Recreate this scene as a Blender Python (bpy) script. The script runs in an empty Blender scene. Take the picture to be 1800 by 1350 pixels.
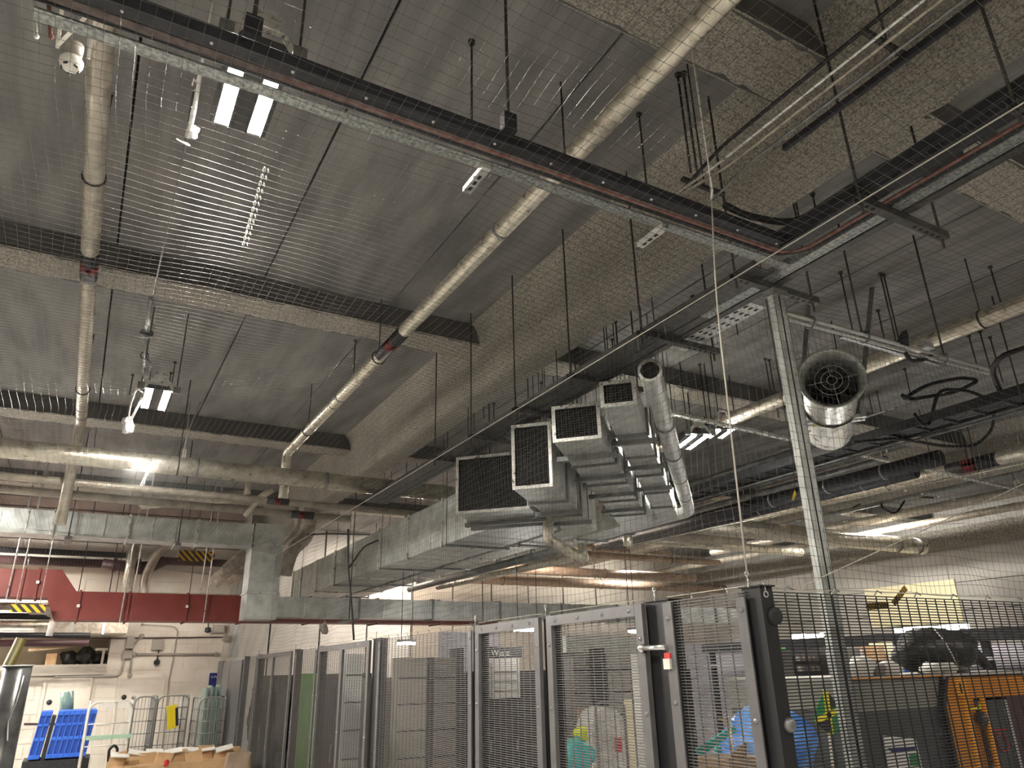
import bpy, math, random
from mathutils import Vector, Matrix
random.seed(7)
S = bpy.context.scene
COL = S.collection

# ------------------------------------------------------------------ camera
FPX, YAW, PITCH, ROLL, CAMZ = 1287.45, math.radians(29.845), math.radians(21.362), math.radians(-1.3264), 2.05
_f = Vector((math.sin(YAW)*math.cos(PITCH), math.cos(YAW)*math.cos(PITCH), math.sin(PITCH)))
_r0 = Vector((math.cos(YAW), -math.sin(YAW), 0)); _u0 = _r0.cross(_f)
_r = _r0*math.cos(ROLL) + _u0*math.sin(ROLL); _u = -_r0*math.sin(ROLL) + _u0*math.cos(ROLL)
CAM = Vector((0, 0, CAMZ))
cd = bpy.data.cameras.new('camera'); cam = bpy.data.objects.new('camera', cd); COL.objects.link(cam)
cd.sensor_fit = 'HORIZONTAL'; cd.sensor_width = 36.0; cd.lens = FPX/1800*36.0; cd.clip_start = 0.05; cd.clip_end = 200
cam.matrix_world = Matrix(((_r.x, _u.x, -_f.x, 0), (_r.y, _u.y, -_f.y, 0), (_r.z, _u.z, -_f.z, CAMZ), (0, 0, 0, 1)))
S.camera = cam

# ------------------------------------------------------------------ world, exposure
W = bpy.data.worlds.new('world'); S.world = W; W.use_nodes = True
W.node_tree.nodes['Background'].inputs[0].default_value = (0.5, 0.5, 0.5, 1)
W.node_tree.nodes['Background'].inputs[1].default_value = 0.02
S.view_settings.view_transform = 'Standard'; S.view_settings.look = 'None'
S.view_settings.exposure = 2.35; S.view_settings.gamma = 1.0; S.view_settings.use_curve_mapping = False
LAMP = 150.0            # radiance of the twin-bar lamps
S.cycles.max_bounces = 8; S.cycles.diffuse_bounces = 5; S.cycles.glossy_bounces = 4
S.cycles.sample_clamp_indirect = 8.0

def px(x, y, X=None, Y=None, Z=None):
    """world point seen at photo pixel (x, y) on the plane X=, Y= or Z="""
    d = _f + _r*((x-900)/FPX) - _u*((y-675)/FPX)
    if X is not None: t = (X-CAM.x)/d.x
    elif Y is not None: t = (Y-CAM.y)/d.y
    else: t = (Z-CAM.z)/d.z
    return CAM + d*t

# ------------------------------------------------------------------ materials
MATS = {}
def mat(name, c1, c2=None, rough=0.6, metal=0.0, scale=6.0, bump=0.0, bscale=40.0, detail=4.0, emit=None, estr=0.0, alpha=1.0, trans=0.0, spec=0.5, stretch=(1, 1, 1), bdist=0.02, rvar=0.0, contrast=(0.35, 0.65)):
    m = bpy.data.materials.new(name); m.use_nodes = True; nt = m.node_tree; b = nt.nodes['Principled BSDF']
    b.inputs['Roughness'].default_value = rough; b.inputs['Metallic'].default_value = metal
    b.inputs['Specular IOR Level'].default_value = spec
    if alpha < 1: b.inputs['Alpha'].default_value = alpha
    if trans: b.inputs['Transmission Weight'].default_value = trans
    b.inputs['Base Color'].default_value = (*c1, 1)
    tc = None
    if c2 or bump or rvar:
        tc = nt.nodes.new('ShaderNodeTexCoord'); mp = nt.nodes.new('ShaderNodeMapping'); mp.inputs['Scale'].default_value = stretch
        nt.links.new(tc.outputs['Object'], mp.inputs['Vector'])
    if c2 or rvar:
        n = nt.nodes.new('ShaderNodeTexNoise'); n.inputs['Scale'].default_value = scale; n.inputs['Detail'].default_value = detail
        nt.links.new(mp.outputs[0], n.inputs['Vector'])
        if c2:
            r = nt.nodes.new('ShaderNodeValToRGB'); r.color_ramp.elements[0].color = (*c1, 1); r.color_ramp.elements[1].color = (*c2, 1)
            r.color_ramp.elements[0].position, r.color_ramp.elements[1].position = contrast
            nt.links.new(n.outputs['Fac'], r.inputs[0]); nt.links.new(r.outputs[0], b.inputs['Base Color'])
        if rvar:
            mr = nt.nodes.new('ShaderNodeMapRange'); mr.inputs['To Min'].default_value = max(0.03, rough-rvar); mr.inputs['To Max'].default_value = min(1, rough+rvar)
            mr.inputs['From Min'].default_value = 0.3; mr.inputs['From Max'].default_value = 0.7
            nt.links.new(n.outputs['Fac'], mr.inputs[0]); nt.links.new(mr.outputs[0], b.inputs['Roughness'])
    if bump:
        n2 = nt.nodes.new('ShaderNodeTexNoise'); n2.inputs['Scale'].default_value = bscale; n2.inputs['Detail'].default_value = 5
        nt.links.new(mp.outputs[0], n2.inputs['Vector'])
        bp = nt.nodes.new('ShaderNodeBump'); bp.inputs['Strength'].default_value = bump; bp.inputs['Distance'].default_value = bdist
        nt.links.new(n2.outputs['Fac'], bp.inputs['Height']); nt.links.new(bp.outputs[0], b.inputs['Normal'])
    if emit:
        b.inputs['Emission Color'].default_value = (*emit, 1); b.inputs['Emission Strength'].default_value = estr
    MATS[name] = m; return m

def spray_mat(name, c1, c2, strength, scale):
    """rough sprayed fire protection: lumpy bump plus pitted colour"""
    m = bpy.data.materials.new(name); m.use_nodes = True; nt = m.node_tree; b = nt.nodes['Principled BSDF']; b.inputs['Roughness'].default_value = 0.95
    tc = nt.nodes.new('ShaderNodeTexCoord'); v = nt.nodes.new('ShaderNodeTexVoronoi'); v.inputs['Scale'].default_value = scale
    n = nt.nodes.new('ShaderNodeTexNoise'); n.inputs['Scale'].default_value = scale*0.9; n.inputs['Detail'].default_value = 6; n.inputs['Roughness'].default_value = 0.7
    n3 = nt.nodes.new('ShaderNodeTexNoise'); n3.inputs['Scale'].default_value = 1.3; n3.inputs['Detail'].default_value = 5
    for q in (v, n, n3): nt.links.new(tc.outputs['Object'], q.inputs['Vector'])
    ad = nt.nodes.new('ShaderNodeMath'); ad.operation = 'MULTIPLY_ADD'; ad.inputs[1].default_value = 0.22
    nt.links.new(v.outputs['Distance'], ad.inputs[0]); nt.links.new(n.outputs['Fac'], ad.inputs[2])
    r = nt.nodes.new('ShaderNodeValToRGB'); r.color_ramp.elements[0].color = (*c1, 1); r.color_ramp.elements[1].color = (*c2, 1)
    r.color_ramp.elements[0].position = 0.42; r.color_ramp.elements[1].position = 0.72
    nt.links.new(ad.outputs[0], r.inputs[0])
    mx = nt.nodes.new('ShaderNodeMix'); mx.data_type = 'RGBA'; mx.blend_type = 'MULTIPLY'; mx.inputs['Factor'].default_value = 0.7
    r2 = nt.nodes.new('ShaderNodeValToRGB'); r2.color_ramp.elements[0].color = (.72, .72, .72, 1); r2.color_ramp.elements[0].position = .35; r2.color_ramp.elements[1].position = .65
    nt.links.new(n3.outputs['Fac'], r2.inputs[0]); nt.links.new(r.outputs[0], mx.inputs['A']); nt.links.new(r2.outputs[0], mx.inputs['B'])
    nt.links.new(mx.outputs['Result'], b.inputs['Base Color'])
    bp = nt.nodes.new('ShaderNodeBump'); bp.inputs['Strength'].default_value = strength; bp.inputs['Distance'].default_value = 0.02
    nt.links.new(ad.outputs[0], bp.inputs['Height']); nt.links.new(bp.outputs[0], b.inputs['Normal'])
    MATS[name] = m; return m

def stripe_mat(name, c1, c2, freq, axis=(1, 0, 1), rough=.6):
    m = bpy.data.materials.new(name); m.use_nodes = True; nt = m.node_tree; b = nt.nodes['Principled BSDF']; b.inputs['Roughness'].default_value = rough
    tc = nt.nodes.new('ShaderNodeTexCoord'); d = nt.nodes.new('ShaderNodeVectorMath'); d.operation = 'DOT_PRODUCT'; d.inputs[1].default_value = axis
    nt.links.new(tc.outputs['Object'], d.inputs[0])
    mu = nt.nodes.new('ShaderNodeMath'); mu.operation = 'MULTIPLY'; mu.inputs[1].default_value = freq; nt.links.new(d.outputs['Value'], mu.inputs[0])
    fr = nt.nodes.new('ShaderNodeMath'); fr.operation = 'FRACT'; nt.links.new(mu.outputs[0], fr.inputs[0])
    r = nt.nodes.new('ShaderNodeValToRGB'); r.color_ramp.interpolation = 'CONSTANT'
    r.color_ramp.elements[0].color = (*c1, 1); r.color_ramp.elements[1].color = (*c2, 1); r.color_ramp.elements[1].position = 0.5
    nt.links.new(fr.outputs[0], r.inputs[0]); nt.links.new(r.outputs[0], b.inputs['Base Color'])
    MATS[name] = m; return m

spray_mat('spray', (.15, .14, .118), (.72, .67, .57), 1.0, 75)
spray_mat('spray_far', (.10, .09, .075), (.36, .33, .28), 0.9, 30)
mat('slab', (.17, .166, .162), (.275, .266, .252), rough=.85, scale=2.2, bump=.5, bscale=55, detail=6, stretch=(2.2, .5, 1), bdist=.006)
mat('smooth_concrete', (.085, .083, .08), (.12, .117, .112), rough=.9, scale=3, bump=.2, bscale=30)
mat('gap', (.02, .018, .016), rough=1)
mat('floor', (.46, .45, .44), (.54, .53, .51), rough=.6, scale=1.5, bump=.1)
mat('white_wall', (.64, .58, .5), (.74, .69, .6), rough=.75, scale=2.0, bump=.15, bscale=30)
mat('beige_wall', (.36, .33, .28), (.46, .42, .36), rough=.85, scale=1.2, bump=.2, bscale=25)
mat('grey_wall', (.4, .39, .36), (.5, .48, .44), rough=.85, scale=1.0, bump=.2, bscale=25)
mat('deck', (.3, .22, .19), (.38, .29, .25), rough=.7, scale=3)
mat('galv', (.46, .48, .46), (.66, .68, .65), rough=.45, metal=.5, scale=7, rvar=.1, bump=.04, bscale=9)
mat('galv_dark', (.2, .21, .21), (.32, .33, .32), rough=.45, metal=.8, scale=9, rvar=.1)
mat('galv_bright', (.6, .6, .57), (.85, .85, .8), rough=.35, metal=.7, scale=14, rvar=.12)
mat('spangle', (.2, .22, .21), (.44, .46, .43), rough=.45, metal=.6, scale=60, detail=2)
mat('foil', (.62, .57, .47), (.85, .8, .68), rough=.36, metal=.75, scale=14, rvar=.12, bump=.5, bscale=26, bdist=.01)
mat('foil_dull', (.4, .36, .3), (.58, .53, .44), rough=.5, metal=.5, scale=10, rvar=.1, bump=.6, bscale=22, bdist=.015)
mat('lagging', (.38, .33, .27), (.6, .55, .46), rough=.85, scale=12, bump=.8, bscale=18, bdist=.03)
mat('black_steel', (.012, .013, .016), (.026, .027, .031), rough=.5, scale=20)
mat('black_rubber', (.012, .012, .013), rough=.55)
mat('tray_dark', (.07, .07, .066), (.12, .12, .115), rough=.5, metal=.5, scale=20)
mat('rod', (.05, .045, .04), rough=.6, metal=.4)
mat('dusty', (.09, .07, .065), (.17, .14, .13), rough=.9, scale=30)
mat('red_cable', (.2, .06, .05), (.26, .16, .13), rough=.7, scale=30)
mat('fence_grey', (.12, .116, .119), (.145, .141, .143), rough=.42, scale=15)
mat('fence_wire', (.125, .123, .122), rough=.4, metal=.2)
mat('fence_black', (.012, .012, .014), rough=.45)
mat('bolt', (.3, .3, .31), rough=.3, metal=.6)
mat('bright_metal', (.75, .75, .74), rough=.25, metal=.9)
mat('net', (.05, .05, .05), rough=.28, metal=0, spec=1.0)
mat('net_dark', (.045, .042, .04), rough=.35, spec=.8)
mat('rope', (.6, .57, .5), rough=.5, metal=.3)
mat('red_duct', (.17, .028, .022), (.2, .036, .028), rough=.5, scale=4)
mat('maroon', (.06, .028, .03), (.09, .04, .04), rough=.5, scale=8)
mat('red_band', (.5, .03, .03), rough=.5)
mat('white_plastic', (.75, .72, .64), rough=.4)
mat('white_tape', (.8, .79, .76), rough=.5)
mat('grey_box', (.35, .32, .28), rough=.6)
mat('lamp_body', (.06, .06, .06), rough=.5)
mat('lamp_on', (1, 1, 1), emit=(1.0, .94, .84), estr=LAMP)
mat('lamp_far', (1, 1, 1), emit=(1.0, .95, .87), estr=LAMP*.75)
mat('fill_lamp_dim', (1, 1, 1), emit=(1.0, .93, .82), estr=LAMP*.1)
mat('lamp_warm', (1, 1, 1), emit=(1.0, .84, .7), estr=LAMP*.3)
mat('led_strip', (1, 1, 1), emit=(1.0, .96, .92), estr=12)
mat('pale_strip_glow', (1, 1, 1), emit=(.95, 1.0, .97), estr=3)
mat('pale_panel', (.6, .61, .59), (.7, .71, .69), rough=.8, scale=2)
mat('blue_plastic', (.03, .14, .72), (.05, .2, .85), rough=.4, scale=5)
mat('blue_dark', (.02, .08, .42), rough=.4)
mat('blue_bag', (.05, .22, .8), (.16, .42, .95), rough=.25, scale=9, bump=.6, bscale=14, bdist=.03)
mat('teal_bag', (.02, .35, .33), (.06, .5, .47), rough=.25, scale=7, bump=.5, bscale=12, bdist=.03)
mat('yellow_vest', (.75, .8, .02), rough=.6)
mat('card', (.42, .26, .13), (.55, .36, .2), rough=.85, scale=6)
mat('paper', (.75, .73, .68), rough=.7)
mat('red_paper', (.6, .04, .04), rough=.6)
mat('machine_grey', (.21, .21, .18), (.26, .255, .22), rough=.45, scale=3)
mat('machine_dark', (.05, .06, .06), (.08, .085, .085), rough=.4, scale=3)
mat('machine_orange', (.55, .2, .012), (.65, .25, .02), rough=.4, scale=3)
mat('orange_bright', (.85, .36, .02), rough=.4)
mat('black_bag', (.02, .02, .02), (.045, .043, .04), rough=.4, scale=8, bump=.8, bscale=10, bdist=.04)
mat('dark_unit', (.03, .028, .028), (.05, .047, .045), rough=.6, scale=6)
mat('taupe', (.2, .18, .165), (.26, .24, .22), rough=.7, scale=3)
mat('lilac', (.45, .42, .47), (.52, .5, .54), rough=.6, scale=2)
mat('green_screen', (.1, .32, .05), (.14, .4, .07), rough=.6, scale=3)
mat('green_sign', (.1, .6, .05), rough=.5)
mat('pale_green_board', (.5, .53, .45), rough=.6)
mat('cream_board', (.85, .78, .52), rough=.5)
mat('blue_sign', (.012, .02, .16), rough=.4)
mat('flag_green', (.02, .24, .07), rough=.7)
mat('flag_yellow', (.85, .75, .03), rough=.7)
mat('flag_black', (.02, .02, .02), rough=.7)
mat('yellow_pole', (.1, .08, .012), rough=.5)
mat('wrap', (.035, .035, .035), (.1, .1, .1), rough=.25, scale=4)
mat('green_glass', (.2, .3, .27), rough=.2, spec=.7)
mat('cage_wire', (.25, .25, .24), rough=.45, metal=.3)
mat('cage_white', (.7, .68, .62), rough=.45)
mat('pale_green', (.4, .6, .45), rough=.5)
mat('yellow', (.75, .6, .02), rough=.4)
mat('wood', (.4, .28, .16), (.5, .36, .22), rough=.7, scale=8)
mat('warm_lit_pipe_card', (.34, .25, .18), (.45, .34, .26), rough=.5, metal=.3, scale=8)  # lamp warmth put into the pipe brown; also plain card colour
stripe_mat('hazard', (.75, .42, .01), (.015, .013, .012), 9.0)
stripe_mat('hazard_fine', (.6, .36, .02), (.02, .018, .015), 7.0, axis=(0, 1.0, 1.0))
M = MATS

# ------------------------------------------------------------------ mesh builder
ORG = {}
class MB:
    def __init__(s): s.v = []; s.f = []; s.sm = []
    def add(s, vs, fs, smooth=False):
        o = len(s.v); s.v += [tuple(q) for q in vs]
        s.f += [tuple(i+o for i in f) for f in fs]; s.sm += [smooth]*len(fs); return s
    BOXF = [(0, 3, 2, 1), (4, 5, 6, 7), (0, 1, 5, 4), (1, 2, 6, 5), (2, 3, 7, 6), (3, 0, 4, 7)]
    def box(s, x0, x1, y0, y1, z0, z1):
        return s.add([(x0, y0, z0), (x1, y0, z0), (x1, y1, z0), (x0, y1, z0), (x0, y0, z1), (x1, y0, z1), (x1, y1, z1), (x0, y1, z1)], MB.BOXF)
    def obox(s, c, a, b, d):
        c, a, b, d = map(Vector, (c, a, b, d))
        return s.add([c-a-b-d, c+a-b-d, c+a+b-d, c-a+b-d, c-a-b+d, c+a-b+d, c+a+b+d, c-a+b+d], MB.BOXF)
    def bar(s, p, q, w, h, up=(0, 0, 1)):
        p, q, up = Vector(p), Vector(q), Vector(up); d = (q-p).normalized()
        side = d.cross(up)
        if side.length < 1e-4: side = d.cross(Vector((0, 1, 0)))
        side.normalize(); u2 = side.cross(d)
        return s.obox((p+q)/2, (q-p)/2, side*w/2, u2*h/2)
    def tube(s, pts, r, n=8, caps=True, smooth=True):
        pts = [Vector(p) for p in pts]; rs = r if isinstance(r, (list, tuple)) else [r]*len(pts)
        vs = []; prev = None
        for i, p in enumerate(pts):
            d = ((pts[min(i+1, len(pts)-1)]-p).normalized() + (p-pts[max(i-1, 0)]).normalized())
            if d.length < 1e-6: d = pts[min(i+1, len(pts)-1)]-pts[max(i-1, 0)]
            d.normalize()
            if prev is None:
                ref = Vector((0, 0, 1)) if abs(d.z) < .9 else Vector((1, 0, 0))
                a = d.cross(ref).normalized()
            else:
                a = prev-d*prev.dot(d); a.normalize()
            prev = a; b = d.cross(a)
            for k in range(n):
                t = 2*math.pi*(k+.5)/n; vs.append(p+(a*math.cos(t)+b*math.sin(t))*rs[i])
        fs = []
        for i in range(len(pts)-1):
            for k in range(n):
                k2 = (k+1) % n; fs.append((i*n+k, i*n+k2, (i+1)*n+k2, (i+1)*n+k))
        s.add(vs, fs, smooth)
        if caps:
            o = len(s.v)-len(vs)
            s.f.append(tuple(o+k for k in reversed(range(n)))); s.sm.append(False)
            s.f.append(tuple(o+(len(pts)-1)*n+k for k in range(n))); s.sm.append(False)
        return s
    def lathe(s, c, axis, prof, n=20, smooth=True):
        c, axis = Vector(c), Vector(axis).normalized()
        a = axis.cross(Vector((0, 0, 1)) if abs(axis.z) < .9 else Vector((1, 0, 0))).normalized(); b = axis.cross(a)
        vs = [c+axis*t+(a*math.cos(2*math.pi*k/n)+b*math.sin(2*math.pi*k/n))*r for r, t in prof for k in range(n)]
        fs = [(i*n+k, i*n+(k+1) % n, (i+1)*n+(k+1) % n, (i+1)*n+k) for i in range(len(prof)-1) for k in range(n)]
        return s.add(vs, fs, smooth)
    def ring(s, c, axis, R, r, n=20, m=6):
        c, axis = Vector(c), Vector(axis).normalized()
        a = axis.cross(Vector((0, 0, 1)) if abs(axis.z) < .9 else Vector((1, 0, 0))).normalized(); b = axis.cross(a)
        vs = []
        for k in range(n):
            t = 2*math.pi*k/n; e = a*math.cos(t)+b*math.sin(t)
            for j in range(m):
                q = 2*math.pi*j/m; vs.append(c+e*(R+r*math.cos(q))+axis*r*math.sin(q))
        fs = [(k*m+j, ((k+1) % n)*m+j, ((k+1) % n)*m+(j+1) % m, k*m+(j+1) % m) for k in range(n) for j in range(m)]
        return s.add(vs, fs, True)
    def blob(s, c, rx, ry, rz, nu=14, nv=9, jit=.12, seed=0):
        rnd = random.Random(seed); ph = [rnd.uniform(0, 6.28) for _ in range(8)]
        vs = []; c = Vector(c)
        for j in range(nv+1):
            th = math.pi*j/nv
            for i in range(nu):
                p = 2*math.pi*i/nu
                k = 1+jit*(math.sin(3*p+ph[0]+2*th)+.7*math.sin(5*p+ph[1]-3*th)+.6*math.sin(4*th+ph[2]+p))*math.sin(th)+rnd.uniform(-jit, jit)*.35*math.sin(th)
                vs.append(c+Vector((rx*k*math.sin(th)*math.cos(p), ry*k*math.sin(th)*math.sin(p), rz*k*math.cos(th))))
        fs = [(j*nu+i, (j+1)*nu+i, (j+1)*nu+(i+1) % nu, j*nu+(i+1) % nu) for j in range(nv) for i in range(nu)]
        return s.add(vs, fs, True)
    def prism(s, poly, ext):
        poly = [Vector(p) for p in poly]; ext = Vector(ext); n = len(poly)
        return s.add(poly+[p+ext for p in poly], [tuple(reversed(range(n))), tuple(range(n, 2*n))]+[(i, (i+1) % n, n+(i+1) % n, n+i) for i in range(n)])
    def mesh(s, name, o=(0, 0, 0)):
        o = Vector(o); me = bpy.data.meshes.new(name)
        me.from_pydata([(x-o.x, y-o.y, z-o.z) for x, y, z in s.v], [], s.f)
        me.polygons.foreach_set('use_smooth', s.sm); me.update(); return me
    def build(s, name, m, parent=None, label=None, cat=None, group=None, kind=None, plabel=None):
        if parent is None:
            xs, ys, zs = zip(*s.v); o = Vector(((min(xs)+max(xs))/2, (min(ys)+max(ys))/2, min(zs)))
        else: o = ORG[parent.name]
        me = s.mesh(name, o); me.materials.append(M[m] if isinstance(m, str) else m)
        ob = bpy.data.objects.new(name, me); COL.objects.link(ob); ORG[ob.name] = o
        if parent is None: ob.location = o
        else: ob.parent = parent
        tag(ob, label, cat, group, kind)
        return ob

def tag(o, label=None, cat=None, group=None, kind=None):
    if label: o['label'] = label
    if cat: o['category'] = cat
    if group: o['group'] = group
    if kind: o['kind'] = kind
    return o
def thing(name, loc, label, cat, group=None):
    o = bpy.data.objects.new(name, None); COL.objects.link(o); o.location = loc; o.empty_display_size = .1
    ORG[o.name] = Vector(loc); return tag(o, label, cat, group)
def struct(name, mb, m, parent=None):
    return mb.build(name, m, parent, kind='structure' if parent is None else None)
def inst(src, loc, parent=None, name=None):
    o = src.copy(); COL.objects.link(o); o.location = loc
    if parent: o.parent = parent
    ORG[o.name] = Vector(loc); return o
def dup(root, delta):
    delta = Vector(delta); r = root.copy(); COL.objects.link(r); r.location = root.location+delta; ORG[r.name] = ORG[root.name]+delta
    for ch in root.children:
        c = ch.copy(); COL.objects.link(c); c.parent = r
        for g in ch.children:
            d = g.copy(); COL.objects.link(d); d.parent = c
    return r

# ================================================================== the setting
ZC = 5.35
struct('floor', MB().box(-8, 17.4, -6, 18.3, -.1, 0), 'floor')
ceil = struct('ceiling', MB().box(-8, 17.4, -6, 18.3, ZC+.03, ZC+.2), 'gap')
for k in range(-9, 14):
    x0 = 2.12+1.17*k
    if x0+1.17 < -8 or x0 > 17.4: continue
    MB().box(max(x0+.008, -8), min(x0+1.162, 17.4), -6, 18.3, ZC, ZC+.05).build('ceiling_plank', 'slab', ceil)

def rough_beam(prof, axis, a0, a1, step, jit, m, seed):
    """prof: list of (across, z) from one top edge round the soffit to the other; refined and roughened"""
    rnd = random.Random(seed); pts = []
    for i in range(len(prof)-1):
        (p0, z0), (p1, z1) = prof[i], prof[i+1]; n = max(1, int(math.hypot(p1-p0, z1-z0)/.05))
        for k in range(n): pts.append((p0+(p1-p0)*k/n, z0+(z1-z0)*k/n))
    pts.append(prof[-1]); n = len(pts); na = int((a1-a0)/step); vs = []
    for i in range(na+1):
        a = a0+(a1-a0)*i/na
        for j, (p, z) in enumerate(pts):
            e = 0 if j in (0, n-1) else jit
            q = p+rnd.uniform(-e, e); zz = z+rnd.uniform(-e, e)
            vs.append((q, a, zz) if axis == 'Y' else (a, q, zz))
    fs = [(i*n+j, i*n+j+1, (i+1)*n+j+1, (i+1)*n+j) for i in range(na) for j in range(n-1)]
    if axis == 'Y': fs = [tuple(reversed(f)) for f in fs]
    return MB().add(vs, fs, True).build('beam', m, ceil)
ZA, ZB = 4.68, 5.12
for x0, w, s in ((3.09, .35, 1), (11.6, .35, 2)):
    rough_beam([(x0-.10, ZC+.01), (x0-.03, ZC-.08), (x0, ZC-.2), (x0, ZA+.04), (x0+.03, ZA), (x0+w-.03, ZA), (x0+w, ZA+.04), (x0+w, ZC-.1), (x0+w+.06, ZC+.01)], 'Y', -6, 18, .07, .007, 'spray', s)
for k, y0 in enumerate((-2.4, 1.82, 6.03, 10.22, 14.3)):
    rough_beam([(y0-.012, ZB+.012), (y0+.03, ZB), (y0+.34, ZB), (y0+.382, ZB+.012)], 'X', -8, 17.3, .08, .006, 'spray', 10+k)
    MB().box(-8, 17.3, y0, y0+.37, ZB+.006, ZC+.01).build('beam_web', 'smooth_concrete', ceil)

# walls
wb = struct('wall_back', MB().box(-8, 2.6, 15.56, 15.9, 0, 2.3).box(.56, 2.6, 15.56, 15.9, 2.3, 4.4).box(-8, .56, 15.56, 15.9, 2.78, 4.4)
       .box(-8, .56, 16.7, 16.9, 2.2, 2.9).box(-8, .56, 15.9, 16.7, 2.2, 2.3).box(-8, .56, 15.9, 16.7, 2.78, 2.9).box(.56, .66, 15.9, 16.7, 2.3, 2.78).box(-8, 2.6, 15.66, 15.9, 4.4, 5.35), 'white_wall')
DOORS = [(-.30, .33), (.82, 1.49)]
def in_door(a0, a1, z0): return any(a1 > d0-.06 and a0 < d1+.06 and z0 < 2.12 for d0, d1 in DOORS)
bm_ = {}
for r in range(0, 20):
    z0 = r*.22
    for c in range(-5, 8):
        x0 = c*.45+(.225 if r % 2 else 0); x1 = min(x0+.45, 2.6)
        for d0, d1 in DOORS:
            if z0 < 2.12 and x0 < d1+.06 and x1 > d0-.06:
                if x0 < d0-.06: x1 = d0-.06
                elif x1 > d1+.06: x0 = d1+.06
                else: x1 = x0
        if x1-x0 < .05 or (x0 < .56 and 2.2 <= z0+.2 and z0 < 2.78): continue
        if x0 < .56 < x1 and 2.1 < z0 < 2.9: continue
        MB().box(x0+.004, x1-.004, 15.548, 15.6, z0+.004, z0+.216).build('block', 'white_wall', wb)
for k in range(5):
    MB().box(-6, 2.6, 15.5+.0, 15.66, 4.42+.185*k, 4.42+.185*k+.165).build('cladding_board', 'deck', wb)
MB().box(-8, .55, 15.46, 15.6, 2.14, 2.31).build('lintel', 'beige_wall', wb)
for i, (d0, d1) in enumerate(DOORS):
    d = thing('door_%d' % (i+1), ((d0+d1)/2, 15.55, 0), None, None); d['kind'] = 'structure'
    MB().box(d0, d1, 15.53, 15.57, 0, 2.06).build('door_leaf', 'white_wall', d)
    MB().box(d0-.05, d0, 15.52, 15.57, 0, 2.11).box(d1, d1+.05, 15.52, 15.57, 0, 2.11).box(d0, d1, 15.52, 15.57, 2.06, 2.11).build('door_frame', 'white_wall', d)
    MB().lathe((d0+.09, 15.535, 1.72 if i == 0 else 1.76), (0, -1, 0), [(0, .012), (.04, .012), (.045, 0)], 14).build('disc', 'black_steel', d)
struct('wall_return', MB().box(2.6, 2.75, 15.56, 18.0, 0, ZC), 'pale_panel')
we = struct('wall_end', MB().box(2.6, 17.4, 18.0, 18.3, 0, ZC), 'gap')
for k in range(13):
    x0 = 2.7+1.14*k
    MB().box(x0, min(x0+1.1, 17.4), 17.95, 18.05, 0, ZC).build('wall_panel', 'pale_panel' if k < 4 else 'beige_wall', we)
wr = struct('wall_right', MB().box(17.4, 17.6, -6, 18.3, 0, ZC), 'gap')
for r, (z0, z1) in enumerate(((0, 1.1), (1.115, 2.2), (2.215, 3.1), (3.115, 3.7), (3.715, 4.6), (4.6, 5.34))):
    for c in range(6):
        y0 = -6+4.05*c
        MB().box(17.36, 17.45, y0, min(y0+4.04, 18), z0, z1).build('wall_slab', 'grey_wall', wr)
MB().box(16.6, 17.4, -6, 18, 4.44, 4.8).build('downstand', 'spray_far', wr)
struct('wall_left', MB().box(-8.2, -8, -6, 18.3, 0, ZC), 'beige_wall')
struct('wall_front', MB().box(-8, 17.4, -6.2, -6, 0, ZC), 'beige_wall')

# ================================================================== lamps
def twin_lamp(x, y, z, label, m='lamp_on', L=.55, top=ZC, ang=0.0, wires=True):
    t = thing('twin_bar_lamp', (x, y, z), label, 'lamp', 'twin bar ceiling lamps')
    ca, sa = math.cos(ang), math.sin(ang)
    R = lambda a, b, c: Vector((x+a*ca-b*sa, y+a*sa+b*ca, z+c))
    A, B, Cc = Vector((ca, sa, 0)), Vector((-sa, ca, 0)), Vector((0, 0, 1))
    mb = MB()
    mb.obox(R(0, 0, .055), A*.13, B*(L/2+.02), Cc*.02); mb.build('housing', 'lamp_body', t)
    for s in (-1, 1):
        MB().obox(R(s*.075, 0, .028), A*.03, B*(L/2), Cc*.003).build('light_bar', m, t)
        MB().obox(R(s*.075-.035, 0, .026), A*.004, B*(L/2+.01), Cc*.012).obox(R(s*.075+.035, 0, .026), A*.004, B*(L/2+.01), Cc*.012).build('bezel', 'lamp_body', t)
    MB().obox(R(0, 0, .075), A*.02, B*(L/2), Cc*.012).build('heat_sink', 'galv_dark', t)
    b = MB(); b.bar(R(-.13, -L/2-.02, .03), R(-.08, -L/2-.02, .12), .03, .006, B).bar(R(-.08, -L/2-.02, .12), R(.08, -L/2-.02, .12), .03, .006, B).bar(R(.08, -L/2-.02, .12), R(.13, -L/2-.02, .03), .03, .006, B)
    b.build('bracket', 'galv_bright', t)
    MB().obox(R(0, -L/2-.02, .17), A*.06, B*.008, Cc*.04).build('mounting_plate', 'galv_bright', t)
    for s in (-1, 1):
        p = R(s*.15, -L/2-.02, .05)
        MB().tube([p, (p.x, p.y, top)], .006, 6).build('drop_rod', 'rod', t)
        MB().obox(p, A*.03, B*.02, Cc*.03).build('clamp_block', 'galv_dark', t)
    return t
twin_lamp(.287, 2.84, 4.5, 'lit twin bar lamp beside the black cable track, nearest of the lamps')
twin_lamp(.30, 7.37, 4.5, 'lit twin bar lamp near the far crossing foil pipe at left')
twin_lamp(5.86, 6.08, 4.45, 'lit lamp glowing just right of the round spiral duct', m='lamp_far', ang=-.35)
twin_lamp(6.35, 6.1, 4.62, 'small lit lamp behind the lamp at the spiral duct', m='lamp_far', L=.3, ang=-.35)
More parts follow.
